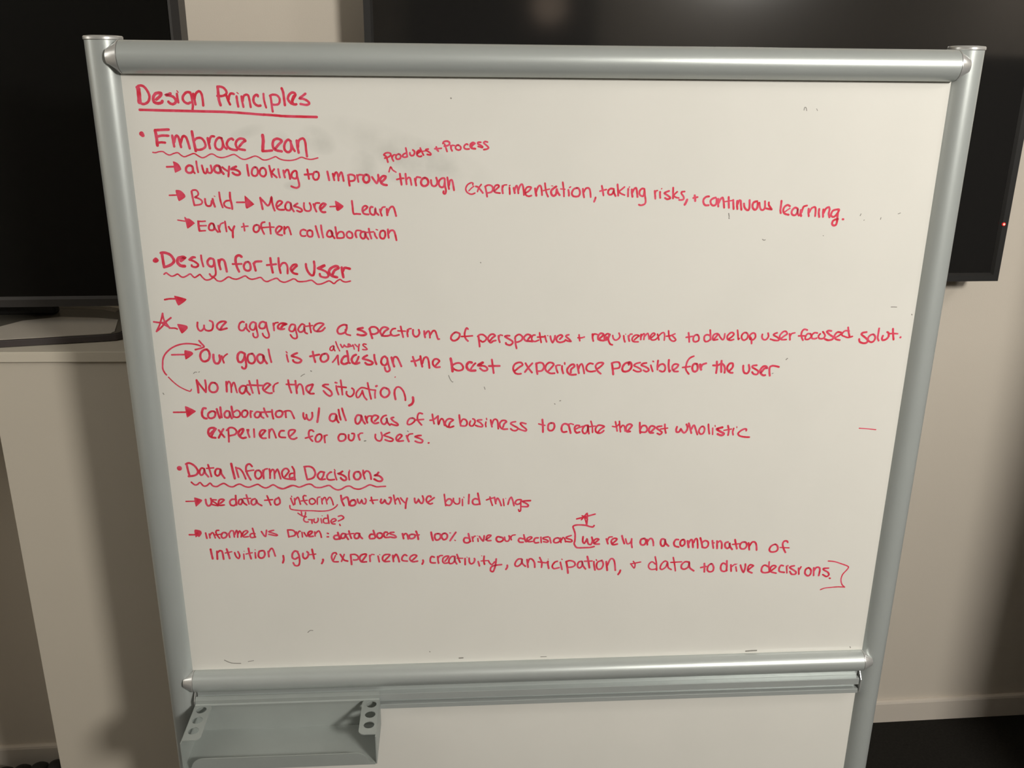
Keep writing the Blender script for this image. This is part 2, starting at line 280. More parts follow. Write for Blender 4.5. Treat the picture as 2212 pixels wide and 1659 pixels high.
# ------------------------------------------------------------------ red handwriting: flat ribbons of ink on the enamel
INK = [
('Design Principles, the underlined heading', """30 324 5043 324 4998 322 4953
18 314 5052 331 5063 354 5063 373 5048 390 5017 395 4990 386 4962 368 4946 344 4940 320 4951
21 440 4972 463 4990 476 5004 475 5015 459 5016 440 5012 424 4994 419 4976 422 4956 438 4947 456 4946 475 4952 480 4961
19 542 5013 523 5006 508 5002 531 5000 558 4991 572 4973 573 4957 562 4945 546 4941 530 4948 522 4957
17 586 5011 587 4982 590 4953
8 588 5032 596 5021
18 679 5021 659 5023 642 5014 625 4991 625 4969 638 4953 656 4946 672 4953
17 679 5021 686 4992 687 4960 689 4933 684 4908
17 699 5012 703 4983 708 4940
17 705 4978 715 5010 731 5026 745 5029 757 5011 761 4974 761 4933
20 873 5057 873 5007 874 4971 882 4937
17 871 5062 890 5062 912 5055 929 5035 931 5019 917 5005 893 4998 865 4999
17 927 5007 937 4971 949 4942
17 942 4976 949 5003 962 5017 981 5013
17 999 4997 1000 4967 1005 4928
7 1003 5024 1013 5015
16 1033 4997 1035 4967 1041 4926
16 1040 4967 1047 4997 1064 5009 1080 5004 1087 4972 1092 4925
18 1148 4999 1144 5008 1129 5005 1117 4989 1115 4963 1127 4943 1145 4934 1161 4936
15 1188 5016 1188 4982 1193 4950 1200 4923
18 317 4901 478 4898 711 4894 944 4889 1178 4873
16 1235 5005 1239 4969 1241 4928 1244 4896
16 1232 5003 1252 5011 1280 5007 1297 4988 1298 4965 1287 4947 1265 4942 1242 4944
18 1318 5054 1326 5029 1330 4983 1333 4940
18 1385 4970 1396 4998 1411 5011 1405 5023 1389 5026 1369 5013 1357 4988 1362 4970 1379 4952 1402 4945 1414 4947
13 1413 5007 1395 4979 1389 4961 1398 4947
17 1482 5019 1460 5003 1440 4987 1464 4984 1489 4973 1505 4957 1499 4946 1478 4943 1443 4949
18 1179 4874 1265 4869 1335 4864 1553 4860"""),
('Embrace Lean, the upper bullet heading', """0 311 4754 324 4747 331 4724 323 4714 309 4716 294 4731 297 4747
22 408 4758 412 4715 412 4657
19 407 4762 455 4765 502 4767
18 412 4716 450 4725 496 4724
17 414 4674 440 4678 468 4676
18 523 4725 526 4688 529 4650
18 532 4679 545 4716 556 4725 566 4711 572 4679 577 4646
18 578 4674 592 4712 605 4723 620 4712 630 4675 637 4637
20 664 4754 667 4717 672 4670 678 4619
17 672 4689 692 4707 721 4710 740 4694 750 4666 747 4647 727 4633 703 4627 680 4629
18 770 4709 774 4675 780 4638
17 779 4680 787 4708 800 4722 817 4721
17 869 4708 853 4713 836 4704 820 4675 820 4647 834 4631 855 4630 870 4648 874 4680 867 4708
16 874 4680 881 4652 898 4634
18 949 4699 940 4706 920 4700 903 4676 905 4653 922 4636 950 4628 969 4627
18 990 4653 1016 4681 1035 4692 1022 4704 999 4707 977 4695 965 4672 970 4648 988 4634 1026 4627
10 374 4608 394 4606 419 4613 447 4613 469 4597 492 4590 521 4601 550 4606 572 4588 594 4578 624 4588 663 4601 690 4586 717 4572 741 4577 776 4596 800 4596 827 4579 859 4573 893 4580 942 4596 965 4587 992 4568 1020 4561 1054 4571 1094 4585 1122 4576 1149 4559 1183 4560 1232 4579
23 1160 4731 1162 4696 1157 4658 1153 4622
18 1153 4621 1180 4621 1219 4625
19 1246 4640 1270 4668 1293 4690 1277 4704 1256 4707 1236 4696 1227 4668 1232 4640 1252 4626 1288 4619
18 1355 4692 1339 4701 1321 4687 1309 4659 1310 4631 1328 4614 1347 4619 1358 4641 1357 4690
17 1356 4683 1368 4645 1381 4622
18 1400 4695 1402 4655 1409 4610
17 1407 4650 1414 4693 1435 4709 1451 4707 1461 4679 1463 4632 1467 4584
10 1232 4579 1244 4581 1267 4567 1300 4557 1348 4555 1387 4563 1426 4578 1459 4568 1497 4563 1544 4574"""),
('always looking to improve through experimentation, taking risks, + continuous learning', """14 461 4506 513 4508
0 508 4544 524 4542 548 4526 562 4495 556 4483 518 4465 514 4473 510 4502 511 4526
17 642 4509 621 4517 601 4505 595 4481 609 4465 633 4467 644 4483 642 4509
14 643 4502 648 4474 655 4462
14 674 4546 675 4512 680 4469
15 711 4517 716 4488 723 4465 737 4464 747 4493
15 745 4493 750 4469 768 4464 779 4479 774 4517
18 832 4513 814 4516 799 4503 797 4480 814 4466 833 4467 842 4489 835 4513 842 4484 860 4458
15 855 4505 873 4489 896 4475
15 905 4510 899 4475 893 4440
17 954 4510 932 4502 919 4491 945 4489 970 4477 978 4461 965 4450 942 4453 925 4466
16 1033 4522 1035 4485 1039 4446
15 1090 4506 1072 4497 1062 4470 1067 4449 1085 4443 1101 4454 1107 4475 1103 4497 1090 4506
15 1145 4502 1127 4492 1119 4468 1127 4447 1147 4440 1162 4454 1165 4473 1160 4492 1145 4502
15 1191 4516 1198 4476 1204 4437
15 1225 4492 1205 4470
15 1202 4471 1220 4452 1239 4434
14 1254 4493 1257 4461 1262 4433
15 1290 4483 1293 4457 1298 4434
15 1295 4462 1309 4483 1324 4487 1331 4457 1335 4423
15 1385 4474 1371 4481 1352 4466 1346 4442 1358 4428 1378 4427 1386 4447 1385 4474
15 1385 4471 1388 4438 1397 4394 1396 4370 1380 4359 1361 4361 1340 4370
15 1463 4491 1467 4460 1471 4424
16 1442 4454 1467 4456 1496 4458
15 1528 4475 1511 4470 1501 4446 1507 4423 1523 4417 1539 4428 1545 4451 1540 4470 1528 4475
16 1607 4476 1612 4446 1617 4415
15 1646 4461 1650 4437 1654 4415
15 1653 4441 1666 4469 1678 4466 1684 4437 1685 4413
15 1689 4442 1703 4469 1712 4466 1718 4437 1722 4410
16 1758 4449 1760 4408 1764 4376
15 1755 4451 1777 4456 1801 4447 1805 4427 1795 4412 1770 4408
14 1821 4452 1825 4427 1829 4403
14 1823 4439 1836 4454 1862 4452
18 1889 4455 1872 4447 1865 4423 1874 4403 1889 4398 1906 4409 1909 4432 1904 4447 1889 4455
16 1930 4438 1946 4413 1963 4394 1976 4423 1975 4454
18 2000 4404 2023 4425 2029 4441 2016 4446 1999 4438 1989 4418 1996 4395 2014 4383 2035 4380
11 2055 4476 2068 4511 2082 4490 2106 4474
16 2134 4462 2139 4420 2144 4384
13 2110 4421 2139 4428 2161 4430
15 2175 4462 2178 4425 2181 4387
14 2181 4421 2196 4435 2208 4430 2213 4406 2217 4382
15 2243 4427 2247 4401 2251 4378
14 2247 4411 2257 4438 2284 4435
17 2314 4433 2295 4422 2287 4397 2298 4377 2317 4374 2336 4386 2341 4406 2331 4427 2314 4433
15 2361 4417 2363 4392 2372 4376 2389 4373 2404 4387 2407 4411 2400 4435"""),
('Build, Measure, Learn with arrows between the words', """12 458 4303 511 4305
0 505 4337 520 4342 543 4337 565 4315 572 4296 561 4282 526 4262 517 4269 512 4291
15 619 4330 622 4291 626 4257 630 4231
13 618 4331 629 4340 653 4340 666 4320 659 4301 639 4289 662 4282 684 4267 687 4250 672 4237 630 4231
15 710 4277 710 4253 717 4231 734 4225 749 4233 757 4262
16 765 4277 769 4248 776 4221
6 777 4299 784 4295
14 816 4325 818 4282 824 4243 832 4216
16 893 4323 892 4282 899 4233 900 4205
14 887 4266 862 4263 845 4248 846 4228 863 4215 884 4210
13 937 4253 992 4253
0 996 4297 1005 4297 1028 4275 1059 4243 1059 4236 1013 4209 1003 4209 997 4224
16 1109 4286 1115 4243 1120 4204
15 1111 4282 1133 4258 1155 4231 1170 4236 1182 4263 1191 4292 1193 4253 1200 4214 1207 4193
15 1233 4224 1258 4243 1265 4256 1250 4264 1234 4257 1222 4234 1227 4209 1246 4199 1275 4199
15 1327 4246 1308 4256 1293 4243 1285 4219 1294 4198 1316 4195 1327 4214 1327 4246 1332 4214 1346 4187
15 1376 4245 1355 4231 1352 4224 1379 4217 1402 4204 1406 4191 1391 4184 1370 4192
14 1424 4248 1422 4219 1430 4195 1452 4189 1469 4198 1473 4224 1465 4248
15 1493 4240 1500 4214 1511 4186
14 1500 4219 1509 4246 1536 4248
17 1546 4204 1572 4227 1581 4240 1565 4245 1549 4235 1538 4214 1545 4191 1559 4181 1576 4182
12 1613 4222 1660 4224
0 1650 4261 1662 4263 1705 4234 1712 4224 1704 4212 1671 4190 1656 4200 1655 4224
15 1775 4264 1778 4224 1783 4172 1805 4169 1832 4167
15 1855 4190 1878 4207 1887 4220 1872 4228 1855 4218 1849 4195 1857 4173 1874 4166 1894 4165
15 1926 4219 1913 4220 1905 4205 1905 4180 1918 4164 1938 4166 1945 4210 1949 4180 1967 4161
14 1979 4202 1983 4180 1991 4155
13 1984 4185 1997 4215 2017 4220
17 2030 4205 2031 4185 2032 4160
15 2035 4175 2051 4210 2069 4223 2081 4214 2090 4185 2097 4153"""),
('Early + often collaboration', """10 499 4123 549 4115
0 547 4143 557 4144 565 4135 584 4133 618 4103 612 4093 568 4062 559 4069 555 4101
17 646 4112 645 4076 648 4044
12 643 4115 670 4113 696 4115
12 647 4081 671 4081 700 4082
12 648 4042 673 4044 690 4045
15 753 4095 736 4098 721 4081 718 4057 731 4048 751 4052 758 4076 753 4095 762 4061 781 4035
15 788 4081 791 4056 796 4036
12 794 4066 806 4093 826 4103
14 839 4112 841 4076 844 4039
15 863 4073 871 4056 883 4044
16 904 4077 892 4051 888 4021 887 3995
13 972 4097 975 4071 976 4044
12 957 4072 978 4076 1003 4078
15 1066 4087 1047 4076 1042 4047 1057 4033 1076 4042 1088 4066 1081 4082 1066 4087
14 1127 4108 1109 4103 1100 4086 1105 4051 1117 4020
12 1082 4066 1119 4068 1163 4071 1193 4070
14 1163 4102 1165 4061 1166 4022
15 1219 4031 1245 4056 1250 4070 1232 4077 1216 4067 1204 4046 1212 4022 1232 4012 1248 4011
15 1269 4073 1267 4051 1266 4022
14 1269 4051 1285 4068 1298 4071 1306 4051 1314 4016
14 1424 4046 1409 4052 1390 4045 1383 4026 1390 4007 1409 4003 1421 4006
15 1453 4047 1436 4037 1435 4013 1448 3999 1468 4002 1473 4021 1470 4040 1453 4047
15 1499 4078 1507 4041 1519 3995
15 1539 4083 1542 4041 1550 3993
15 1611 4042 1596 4045 1582 4028 1580 4006 1596 3997 1614 4004 1620 4025 1612 4042 1619 4010 1634 3987
15 1644 4070 1648 4030 1654 3988
14 1652 4010 1670 4033 1695 4034 1705 4015 1702 3994 1678 3988 1654 3989
15 1745 4037 1730 4029 1724 4010 1736 3991 1757 3989 1767 4000 1765 4024 1745 4037
16 1790 4025 1793 4005 1797 3994
13 1789 4010 1795 4040 1810 4046 1832 4043
15 1864 4032 1844 4036 1829 4024 1828 4000 1842 3984 1858 3991 1864 4030 1870 4000 1885 3980
15 1891 4058 1896 4025 1907 3985
12 1868 4030 1926 4035
14 1933 4026 1937 4005 1949 3987
9 1945 4053 1956 4048
15 1998 4044 1979 4037 1971 4012 1978 3989 1999 3984 2011 4005 2010 4034 1998 4044
15 2033 4053 2033 4025 2037 3990
15 2038 4025 2053 4044 2075 4043 2086 4015 2094 3972"""),
('through experimentation, taking risks, + continuous learning, rest of the first arrow line', """15 2462 4426 2442 4430 2423 4414 2418 4390 2427 4370 2445 4365 2458 4380 2462 4426
15 2462 4424 2463 4380 2470 4346 2468 4324 2460 4317 2451 4325 2453 4336
15 2482 4436 2487 4395 2493 4353
15 2494 4380 2501 4412 2515 4417 2523 4390 2530 4344
12 2669 4383 2670 4395 2655 4398 2630 4383 2617 4356 2625 4331 2649 4316 2669 4316 2685 4323
10 2640 4339 2659 4359 2677 4373
14 2692 4372 2709 4366 2727 4346 2744 4324
12 2732 4386 2714 4361 2704 4334
14 2763 4366 2771 4327 2776 4297
14 2761 4371 2784 4382 2809 4376 2819 4356 2809 4332 2779 4324
14 2829 4337 2849 4356 2864 4371 2856 4383 2836 4376 2826 4351 2836 4329 2871 4323
15 2891 4376 2889 4352 2893 4322
11 2894 4366 2901 4381 2921 4384
14 2942 4364 2944 4342 2945 4316
10 2941 4377 2946 4380
16 2974 4361 2979 4339 2982 4324
14 2979 4339 2991 4374 2999 4374 3005 4349 3009 4322
14 3009 4344 3021 4379 3036 4388 3045 4364 3051 4310
14 3064 4325 3087 4339 3104 4362 3091 4370 3071 4364 3059 4339 3064 4312 3085 4300 3107 4305
17 3134 4357 3139 4330 3144 4305
14 3142 4330 3156 4369 3171 4379 3181 4359 3187 4309
14 3207 4396 3212 4359 3220 4325 3232 4298
11 3197 4342 3242 4354
17 3292 4372 3272 4359 3255 4340 3258 4315 3273 4303 3291 4315 3297 4352
16 3297 4352 3304 4330 3319 4309
7 3256 4377 3267 4376
14 3340 4403 3346 4365 3350 4340 3352 4300
10 3325 4355 3358 4352
15 3384 4347 3388 4325 3389 4305
11 3392 4365 3400 4370
15 3448 4362 3423 4352 3411 4325 3420 4303 3445 4298 3465 4305 3472 4330 3463 4355 3448 4362
15 3493 4355 3497 4325 3504 4293
14 3500 4330 3514 4357 3534 4362 3547 4345 3554 4295
15 3591 4291 3587 4276 3581 4261
15 3635 4377 3643 4345 3650 4308
13 3622 4339 3646 4345 3670 4351
15 3726 4355 3703 4358 3687 4345 3685 4323 3698 4312 3718 4320 3727 4345 3730 4326 3742 4303
15 3753 4388 3758 4351 3762 4306
13 3807 4370 3787 4353 3770 4338 3779 4323 3810 4310
15 3836 4356 3836 4326 3837 4301
9 3843 4368 3845 4371
16 3863 4351 3865 4326 3871 4298
15 3868 4326 3879 4353 3894 4363 3902 4341 3909 4296
15 3958 4356 3940 4358 3924 4341 3924 4316 3938 4304 3955 4306 3960 4346
14 3959 4353 3966 4306 3973 4266 3967 4244 3941 4234 3923 4238
15 4038 4341 4042 4316 4046 4284
11 4044 4326 4048 4341 4059 4344
15 4079 4334 4080 4311 4083 4290
8 4088 4356 4091 4360
15 4147 4341 4128 4334 4113 4324 4134 4311 4158 4294 4156 4284 4136 4280 4120 4289
15 4177 4365 4179 4326 4181 4286
13 4210 4335 4195 4321 4186 4306 4202 4294 4225 4289
14 4266 4337 4245 4334 4244 4321 4261 4299 4262 4279 4242 4274 4229 4275
18 4290 4276 4282 4254 4274 4239
17 4346 4308 4350 4287 4353 4267
14 4336 4289 4369 4296
16 4456 4301 4433 4297 4416 4277 4418 4252 4433 4235 4458 4235
16 4508 4292 4485 4284 4471 4267 4479 4241 4500 4232 4517 4247 4517 4282
16 4530 4282 4530 4257 4534 4226
16 4535 4252 4548 4282 4562 4291 4571 4267 4580 4217
16 4608 4296 4612 4257 4617 4216
11 4583 4262 4639 4271
16 4645 4274 4649 4242 4654 4207
16 4677 4267 4678 4237 4683 4207
16 4682 4242 4691 4269 4704 4267 4708 4237 4715 4201
16 4731 4247 4737 4221 4754 4201 4770 4199 4776 4221 4772 4273
17 4831 4265 4806 4257 4798 4234 4805 4211 4822 4201 4836 4216 4838 4252
15 4850 4254 4857 4222 4869 4201 4887 4201 4896 4222 4892 4265
16 4923 4256 4925 4237 4940 4217 4949 4204 4926 4207 4907 4211
16 5020 4268 5020 4223 5019 4198 5024 4176
16 5090 4228 5071 4237 5049 4223 5041 4198 5054 4172 5087 4163
11 5058 4187 5075 4200 5092 4212
16 5152 4210 5131 4217 5112 4198 5109 4175 5121 4161 5140 4161 5153 4182 5154 4208 5156 4177 5168 4157
18 5180 4198 5180 4172 5186 4154
15 5187 4182 5196 4221 5208 4229 5223 4233
16 5239 4208 5240 4182 5246 4153
15 5247 4182 5262 4213 5287 4221 5295 4198 5296 4153
16 5322 4207 5322 4177 5329 4146
16 5355 4203 5355 4177 5359 4147
16 5361 4177 5373 4208 5395 4221 5404 4203 5401 4172 5410 4144
16 5479 4200 5458 4203 5430 4193 5420 4167 5425 4152 5444 4147 5463 4165 5479 4200
17 5479 4200 5472 4172 5474 4121 5470 4090 5455 4080 5438 4090 5440 4113 5457 4126 5478 4130
17 5517 4129 5521 4128"""),
('Products + Process, small note above the caret', """14 2025 4594 2037 4586 2044 4567 2049 4546
13 2021 4598 2033 4609 2053 4613 2070 4607 2070 4594 2054 4582 2027 4574
13 2078 4591 2081 4572 2090 4554
12 2081 4577 2089 4594 2102 4599
13 2130 4604 2113 4596 2108 4580 2115 4568 2134 4569 2144 4582 2142 4596 2130 4604
13 2182 4647 2187 4620 2191 4585
13 2186 4611 2167 4604 2157 4589 2169 4581 2191 4585
14 2211 4613 2213 4599 2225 4592 2240 4599 2245 4621 2233 4633
13 2264 4606 2284 4621 2289 4630 2274 4630 2262 4616 2264 4595 2281 4586 2296 4590
13 2287 4647 2296 4626 2310 4597
9 2274 4618 2323 4627
13 2345 4640 2331 4638 2328 4631 2347 4621 2363 4607 2359 4598 2337 4602
14 2404 4655 2406 4640 2418 4626
12 2392 4643 2411 4643 2441 4646
14 2453 4681 2461 4693 2483 4697 2500 4688 2499 4674 2485 4665 2463 4662
13 2465 4676 2472 4655 2482 4624
13 2509 4665 2511 4646 2519 4628
11 2514 4653 2519 4667 2536 4666
13 2563 4670 2546 4660 2546 4644 2563 4634 2580 4639 2582 4656 2563 4670
13 2634 4673 2624 4677 2609 4665 2608 4649 2621 4641 2643 4642
16 2685 4682 2671 4687 2656 4677 2653 4661 2666 4647 2688 4644
14 2663 4661 2673 4673 2685 4681
13 2729 4690 2710 4690 2707 4680 2724 4671 2742 4659 2737 4653 2710 4661
13 2778 4692 2759 4695 2751 4685 2771 4668 2786 4652 2774 4642 2751 4638"""),
('Design for the User, middle bullet heading', """0 285 3828 302 3844 314 3844 327 3830 327 3818 312 3806 295 3806 285 3814
21 357 3875 359 3825 362 3772
21 350 3879 379 3881 416 3865 435 3837 438 3815 419 3794 388 3779 362 3773
24 490 3820 511 3837 519 3845 498 3847 475 3840 464 3820 468 3799 486 3782 513 3779
16 595 3845 576 3847 557 3832 554 3827 583 3817 610 3796 611 3781 593 3771 569 3776 565 3786
15 552 3827 575 3840 591 3847
15 641 3860 642 3824 650 3776
18 727 3832 705 3837 686 3819 684 3796 697 3778 716 3776 730 3793 731 3824
15 733 3824 736 3773 737 3727 727 3704 704 3699 691 3718
18 765 3824 767 3793 774 3755
18 767 3793 777 3824 795 3829 809 3814 815 3773 819 3737
20 937 3849 923 3859 903 3854 892 3834 891 3798
18 892 3798 898 3767 910 3736
15 867 3794 901 3794 933 3795
17 981 3810 961 3803 948 3777 954 3752 975 3742 994 3752 998 3777 993 3800 981 3810
18 1022 3798 1028 3772 1033 3744
18 1024 3787 1036 3810 1080 3814
18 1149 3838 1152 3782 1159 3728
16 1120 3785 1153 3788 1188 3792
17 1209 3838 1209 3782 1217 3725
16 1211 3766 1233 3797 1258 3799 1271 3771 1269 3721
12 355 3718 372 3729 388 3716 409 3703 431 3708 455 3719 477 3700 496 3695 520 3705 548 3720 566 3700 580 3693 601 3705 619 3715 635 3694 657 3674 687 3676 718 3691 741 3668 770 3663 796 3676 828 3696 856 3683 886 3678 916 3688 952 3703 976 3685 1000 3677 1030 3682 1066 3691 1089 3667 1113 3659 1144 3671 1185 3684 1209 3663 1238 3653 1268 3661 1305 3678
18 1304 3743 1326 3766 1341 3779 1335 3789 1314 3784 1295 3761 1299 3740 1315 3722 1340 3716
18 1410 3792 1411 3766 1421 3735 1440 3709 1459 3706 1468 3729 1473 3776 1471 3811
17 1547 3783 1523 3773 1498 3759 1522 3750 1556 3734 1573 3711 1567 3693 1544 3688 1514 3698 1509 3716
16 1503 3759 1526 3765 1549 3778
21 1605 3713 1622 3744 1651 3760 1644 3773 1629 3775 1598 3762 1579 3737 1585 3714 1605 3698 1637 3690
20 1676 3765 1679 3729 1685 3690
20 1685 3739 1698 3762 1736 3755
12 1305 3679 1322 3676 1341 3660 1366 3657 1402 3660 1442 3668 1466 3652 1486 3637 1516 3639 1542 3649 1573 3662 1592 3654 1612 3641 1633 3659 1659 3673 1678 3659 1703 3653 1736 3660"""),
('lone arrow bullet with nothing written after it', """14 339 3523 375 3529 415 3529
0 412 3548 422 3552 494 3530 497 3519 484 3506 442 3478 430 3483 420 3512"""),
('we aggregate a spectrum of perspectives + requirements to develop user focused solut., starred line', """14 238 3350 270 3345 310 3344 342 3361 369 3381
14 311 3416 312 3382 321 3350 338 3324 350 3300
13 311 3416 295 3366 278 3324 250 3274
14 250 3274 286 3303 336 3355
13 295 3342 323 3321 351 3305 355 3300 390 3299 407 3292
0 411 3328 424 3332 478 3320 487 3304 479 3288 444 3258 432 3264 420 3296
15 564 3343 560 3311 567 3285 584 3276 606 3295 611 3319
15 609 3300 620 3282 644 3276 668 3286 678 3316 676 3345 657 3356
16 728 3283 749 3315 777 3344 752 3350 721 3337 706 3313 714 3291 733 3283 780 3295
15 913 3343 898 3346 879 3330 871 3298 880 3279 902 3278 919 3298
15 929 3327 929 3292 947 3268
15 998 3337 978 3343 959 3324 954 3298 968 3281 989 3287 1003 3334
14 1003 3334 1004 3286 1010 3238 1002 3222 986 3220 975 3233 975 3252
16 1074 3337 1054 3345 1033 3332 1026 3305 1040 3291 1066 3297 1078 3329
14 1080 3339 1085 3286 1095 3243 1091 3221 1073 3216 1053 3232 1047 3251
15 1134 3331 1135 3307 1136 3275
13 1136 3312 1147 3333 1170 3338
15 1190 3290 1210 3317 1233 3325 1211 3333 1185 3328 1168 3309 1175 3290 1197 3285
16 1185 3285 1202 3312 1233 3325 1198 3330
14 1166 3309 1167 3290 1190 3282 1215 3287
15 1299 3311 1284 3322 1268 3319 1256 3300 1251 3279 1265 3266 1286 3273 1299 3311
14 1298 3311 1301 3273 1308 3225 1297 3209 1274 3214 1258 3239
15 1370 3316 1350 3324 1328 3300 1319 3279 1331 3261 1352 3265 1365 3284 1367 3310 1368 3278 1371 3257 1386 3248
14 1409 3331 1412 3294 1416 3256
12 1369 3305 1431 3312
15 1464 3267 1492 3299 1516 3323 1488 3331 1457 3320 1438 3294 1444 3272 1467 3264 1500 3269 1524 3293
16 1692 3313 1667 3316 1635 3300 1618 3271 1627 3246 1653 3245 1679 3260 1691 3292 1689 3312
14 1680 3276 1684 3243 1716 3231
18 1814 3290 1788 3286 1775 3278 1808 3267 1836 3247 1832 3234 1801 3230 1771 3237
17 1865 3282 1874 3242 1884 3206
16 1863 3280 1881 3296 1912 3295 1932 3274 1929 3252 1900 3239 1872 3242
16 1959 3225 1983 3262 2010 3281 1984 3295 1961 3287 1947 3263 1952 3241 1966 3225 2003 3224 2034 3235
15 2064 3283 2043 3278 2027 3254 2034 3230 2060 3224 2091 3232
15 2106 3299 2113 3261 2123 3213
13 2084 3264 2141 3261
15 2159 3272 2156 3245 2159 3218
13 2162 3256 2167 3277 2186 3281
16 2201 3271 2200 3239 2215 3217 2236 3220 2250 3244 2245 3271"""),
('spectrum of perspectives, requirements to develop user focused solut., continuation of the starred line', """16 2287 3260 2289 3233 2293 3210
15 2294 3233 2312 3257 2325 3257 2330 3233 2331 3207
15 2333 3227 2354 3260 2372 3260 2382 3232 2392 3197 2403 3195
16 2526 3247 2502 3226 2494 3199 2510 3181 2536 3185 2559 3209 2562 3236 2542 3247 2526 3247
15 2628 3274 2617 3282 2607 3263 2601 3230 2609 3198 2627 3177
14 2577 3214 2614 3215 2662 3219
16 2710 3213 2715 3169 2719 3131
15 2704 3213 2719 3227 2746 3227 2772 3202 2761 3177 2740 3169 2725 3180
16 2798 3174 2819 3201 2840 3218 2824 3231 2803 3226 2785 3202 2788 3180 2806 3162 2824 3174 2845 3179
15 2866 3217 2869 3190 2877 3165
12 2869 3195 2877 3223 2898 3220
16 2953 3217 2929 3217 2919 3209 2951 3189 2975 3173 2978 3156 2957 3140 2930 3148 2925 3159
15 2998 3200 3001 3156 3010 3113
15 2996 3194 3003 3213 3029 3227 3053 3210 3051 3183 3025 3167 3006 3164
16 3094 3177 3109 3199 3122 3215 3098 3227 3077 3216 3067 3196 3083 3174 3115 3171 3136 3168
14 3154 3221 3140 3220 3130 3204 3130 3182 3152 3168 3183 3179
14 3190 3239 3196 3198 3204 3160
15 3175 3204 3223 3206
14 3233 3214 3239 3187 3247 3164
8 3252 3217 3257 3214
15 3275 3211 3282 3181 3295 3159 3308 3186 3313 3214
16 3351 3186 3371 3208 3360 3220 3339 3213 3324 3192 3330 3169 3354 3159 3383 3166 3393 3174
15 3421 3221 3403 3216 3401 3205 3425 3185 3439 3167 3415 3170 3396 3180
14 3503 3220 3506 3195 3510 3171
13 3495 3196 3521 3195 3546 3202
15 3609 3225 3611 3195 3618 3168
14 3611 3200 3621 3225 3647 3222
17 3670 3191 3696 3216 3692 3227 3674 3230 3656 3211 3657 3183 3681 3173 3708 3174 3723 3199
15 3746 3221 3727 3227 3709 3210 3705 3188 3719 3174 3737 3193 3749 3221
15 3743 3221 3737 3182 3752 3144 3771 3135
14 3771 3212 3777 3188 3794 3174 3815 3182 3829 3204 3820 3231
15 3859 3209 3863 3181 3871 3159
8 3873 3223 3875 3221
15 3896 3209 3900 3186 3906 3165
13 3900 3198 3909 3220 3925 3222
14 3946 3175 3969 3197 3982 3208 3958 3215 3937 3203 3927 3181 3939 3161 3977 3158
15 3998 3219 3997 3197 3997 3177
13 3999 3202 4016 3224 4025 3219 4023 3196 4022 3177
13 4026 3202 4048 3227 4057 3213 4064 3180
14 4080 3190 4108 3218 4096 3229 4081 3218 4072 3196 4084 3174 4111 3174 4131 3190
14 4129 3220 4143 3173
13 4136 3201 4161 3228 4180 3231 4187 3206 4186 3170
14 4216 3247 4221 3211 4232 3178 4257 3161 4276 3167 4275 3180 4249 3206
13 4201 3203 4232 3206 4269 3222
15 4378 3229 4385 3193 4389 3154
14 4361 3192 4387 3196 4413 3200
15 4451 3212 4430 3207 4420 3188 4422 3163 4439 3154 4463 3165 4464 3193 4451 3212
15 4551 3250 4556 3214 4560 3170
15 4557 3203 4532 3212 4511 3203 4508 3176 4520 3156 4542 3159 4559 3175
15 4587 3175 4609 3203 4615 3219 4591 3217 4577 3197 4582 3169 4617 3172
14 4624 3214 4637 3191 4658 3169 4670 3185 4672 3219
15 4709 3177 4734 3196 4746 3215 4731 3229 4710 3221 4693 3196 4701 3171 4726 3165 4747 3171
14 4772 3248 4779 3212 4785 3173 4793 3178
15 4846 3226 4824 3223 4810 3201 4815 3176 4832 3164 4856 3178 4861 3206 4846 3226
15 4882 3189 4892 3172 4897 3136
15 4881 3172 4875 3200 4895 3222 4917 3217 4923 3189 4906 3167 4883 3172
15 4978 3211 4977 3188 4990 3169 5012 3168 5029 3193 5023 3221
15 5097 3223 5076 3215 5071 3204 5101 3187 5119 3170 5109 3159 5076 3162 5048 3171
15 5137 3179 5160 3198 5180 3214 5167 3234 5145 3231 5123 3204 5123 3181 5141 3166 5177 3167
15 5199 3214 5205 3186 5208 3164
13 5207 3192 5215 3214 5242 3222
15 5341 3244 5318 3251 5301 3236 5296 3208 5304 3180 5315 3160
14 5275 3196 5335 3196
15 5369 3213 5347 3213 5333 3191 5335 3168 5360 3168 5380 3190 5371 3213
15 5426 3219 5403 3221 5384 3202 5387 3176 5409 3171 5425 3176
15 5451 3212 5439 3195 5445 3176 5465 3170 5486 3178 5491 3201 5471 3229
17 5539 3235 5514 3237 5505 3226 5532 3203 5562 3183 5554 3164 5521 3158 5492 3170
16 5621 3222 5593 3225 5578 3211 5570 3189 5586 3166 5618 3158
14 5579 3180 5605 3194 5625 3211
14 5686 3233 5655 3236 5635 3219 5632 3199 5655 3188 5684 3179 5719 3188
16 5674 3263 5684 3221 5697 3185
17 5831 3223 5801 3218 5792 3204 5822 3181 5848 3158 5845 3136 5818 3130 5786 3142 5778 3165
16 5892 3203 5867 3197 5851 3175 5857 3150 5884 3138 5904 3152 5909 3180 5892 3203
16 5931 3253 5930 3203 5930 3174 5941 3151
17 5971 3191 5966 3169 5976 3154 6003 3163 6019 3185 6015 3213 6003 3222
14 6016 3207 6052 3210 6091 3207
17 6046 3249 6053 3207 6064 3159
17 6118 3176 6120 3178"""),
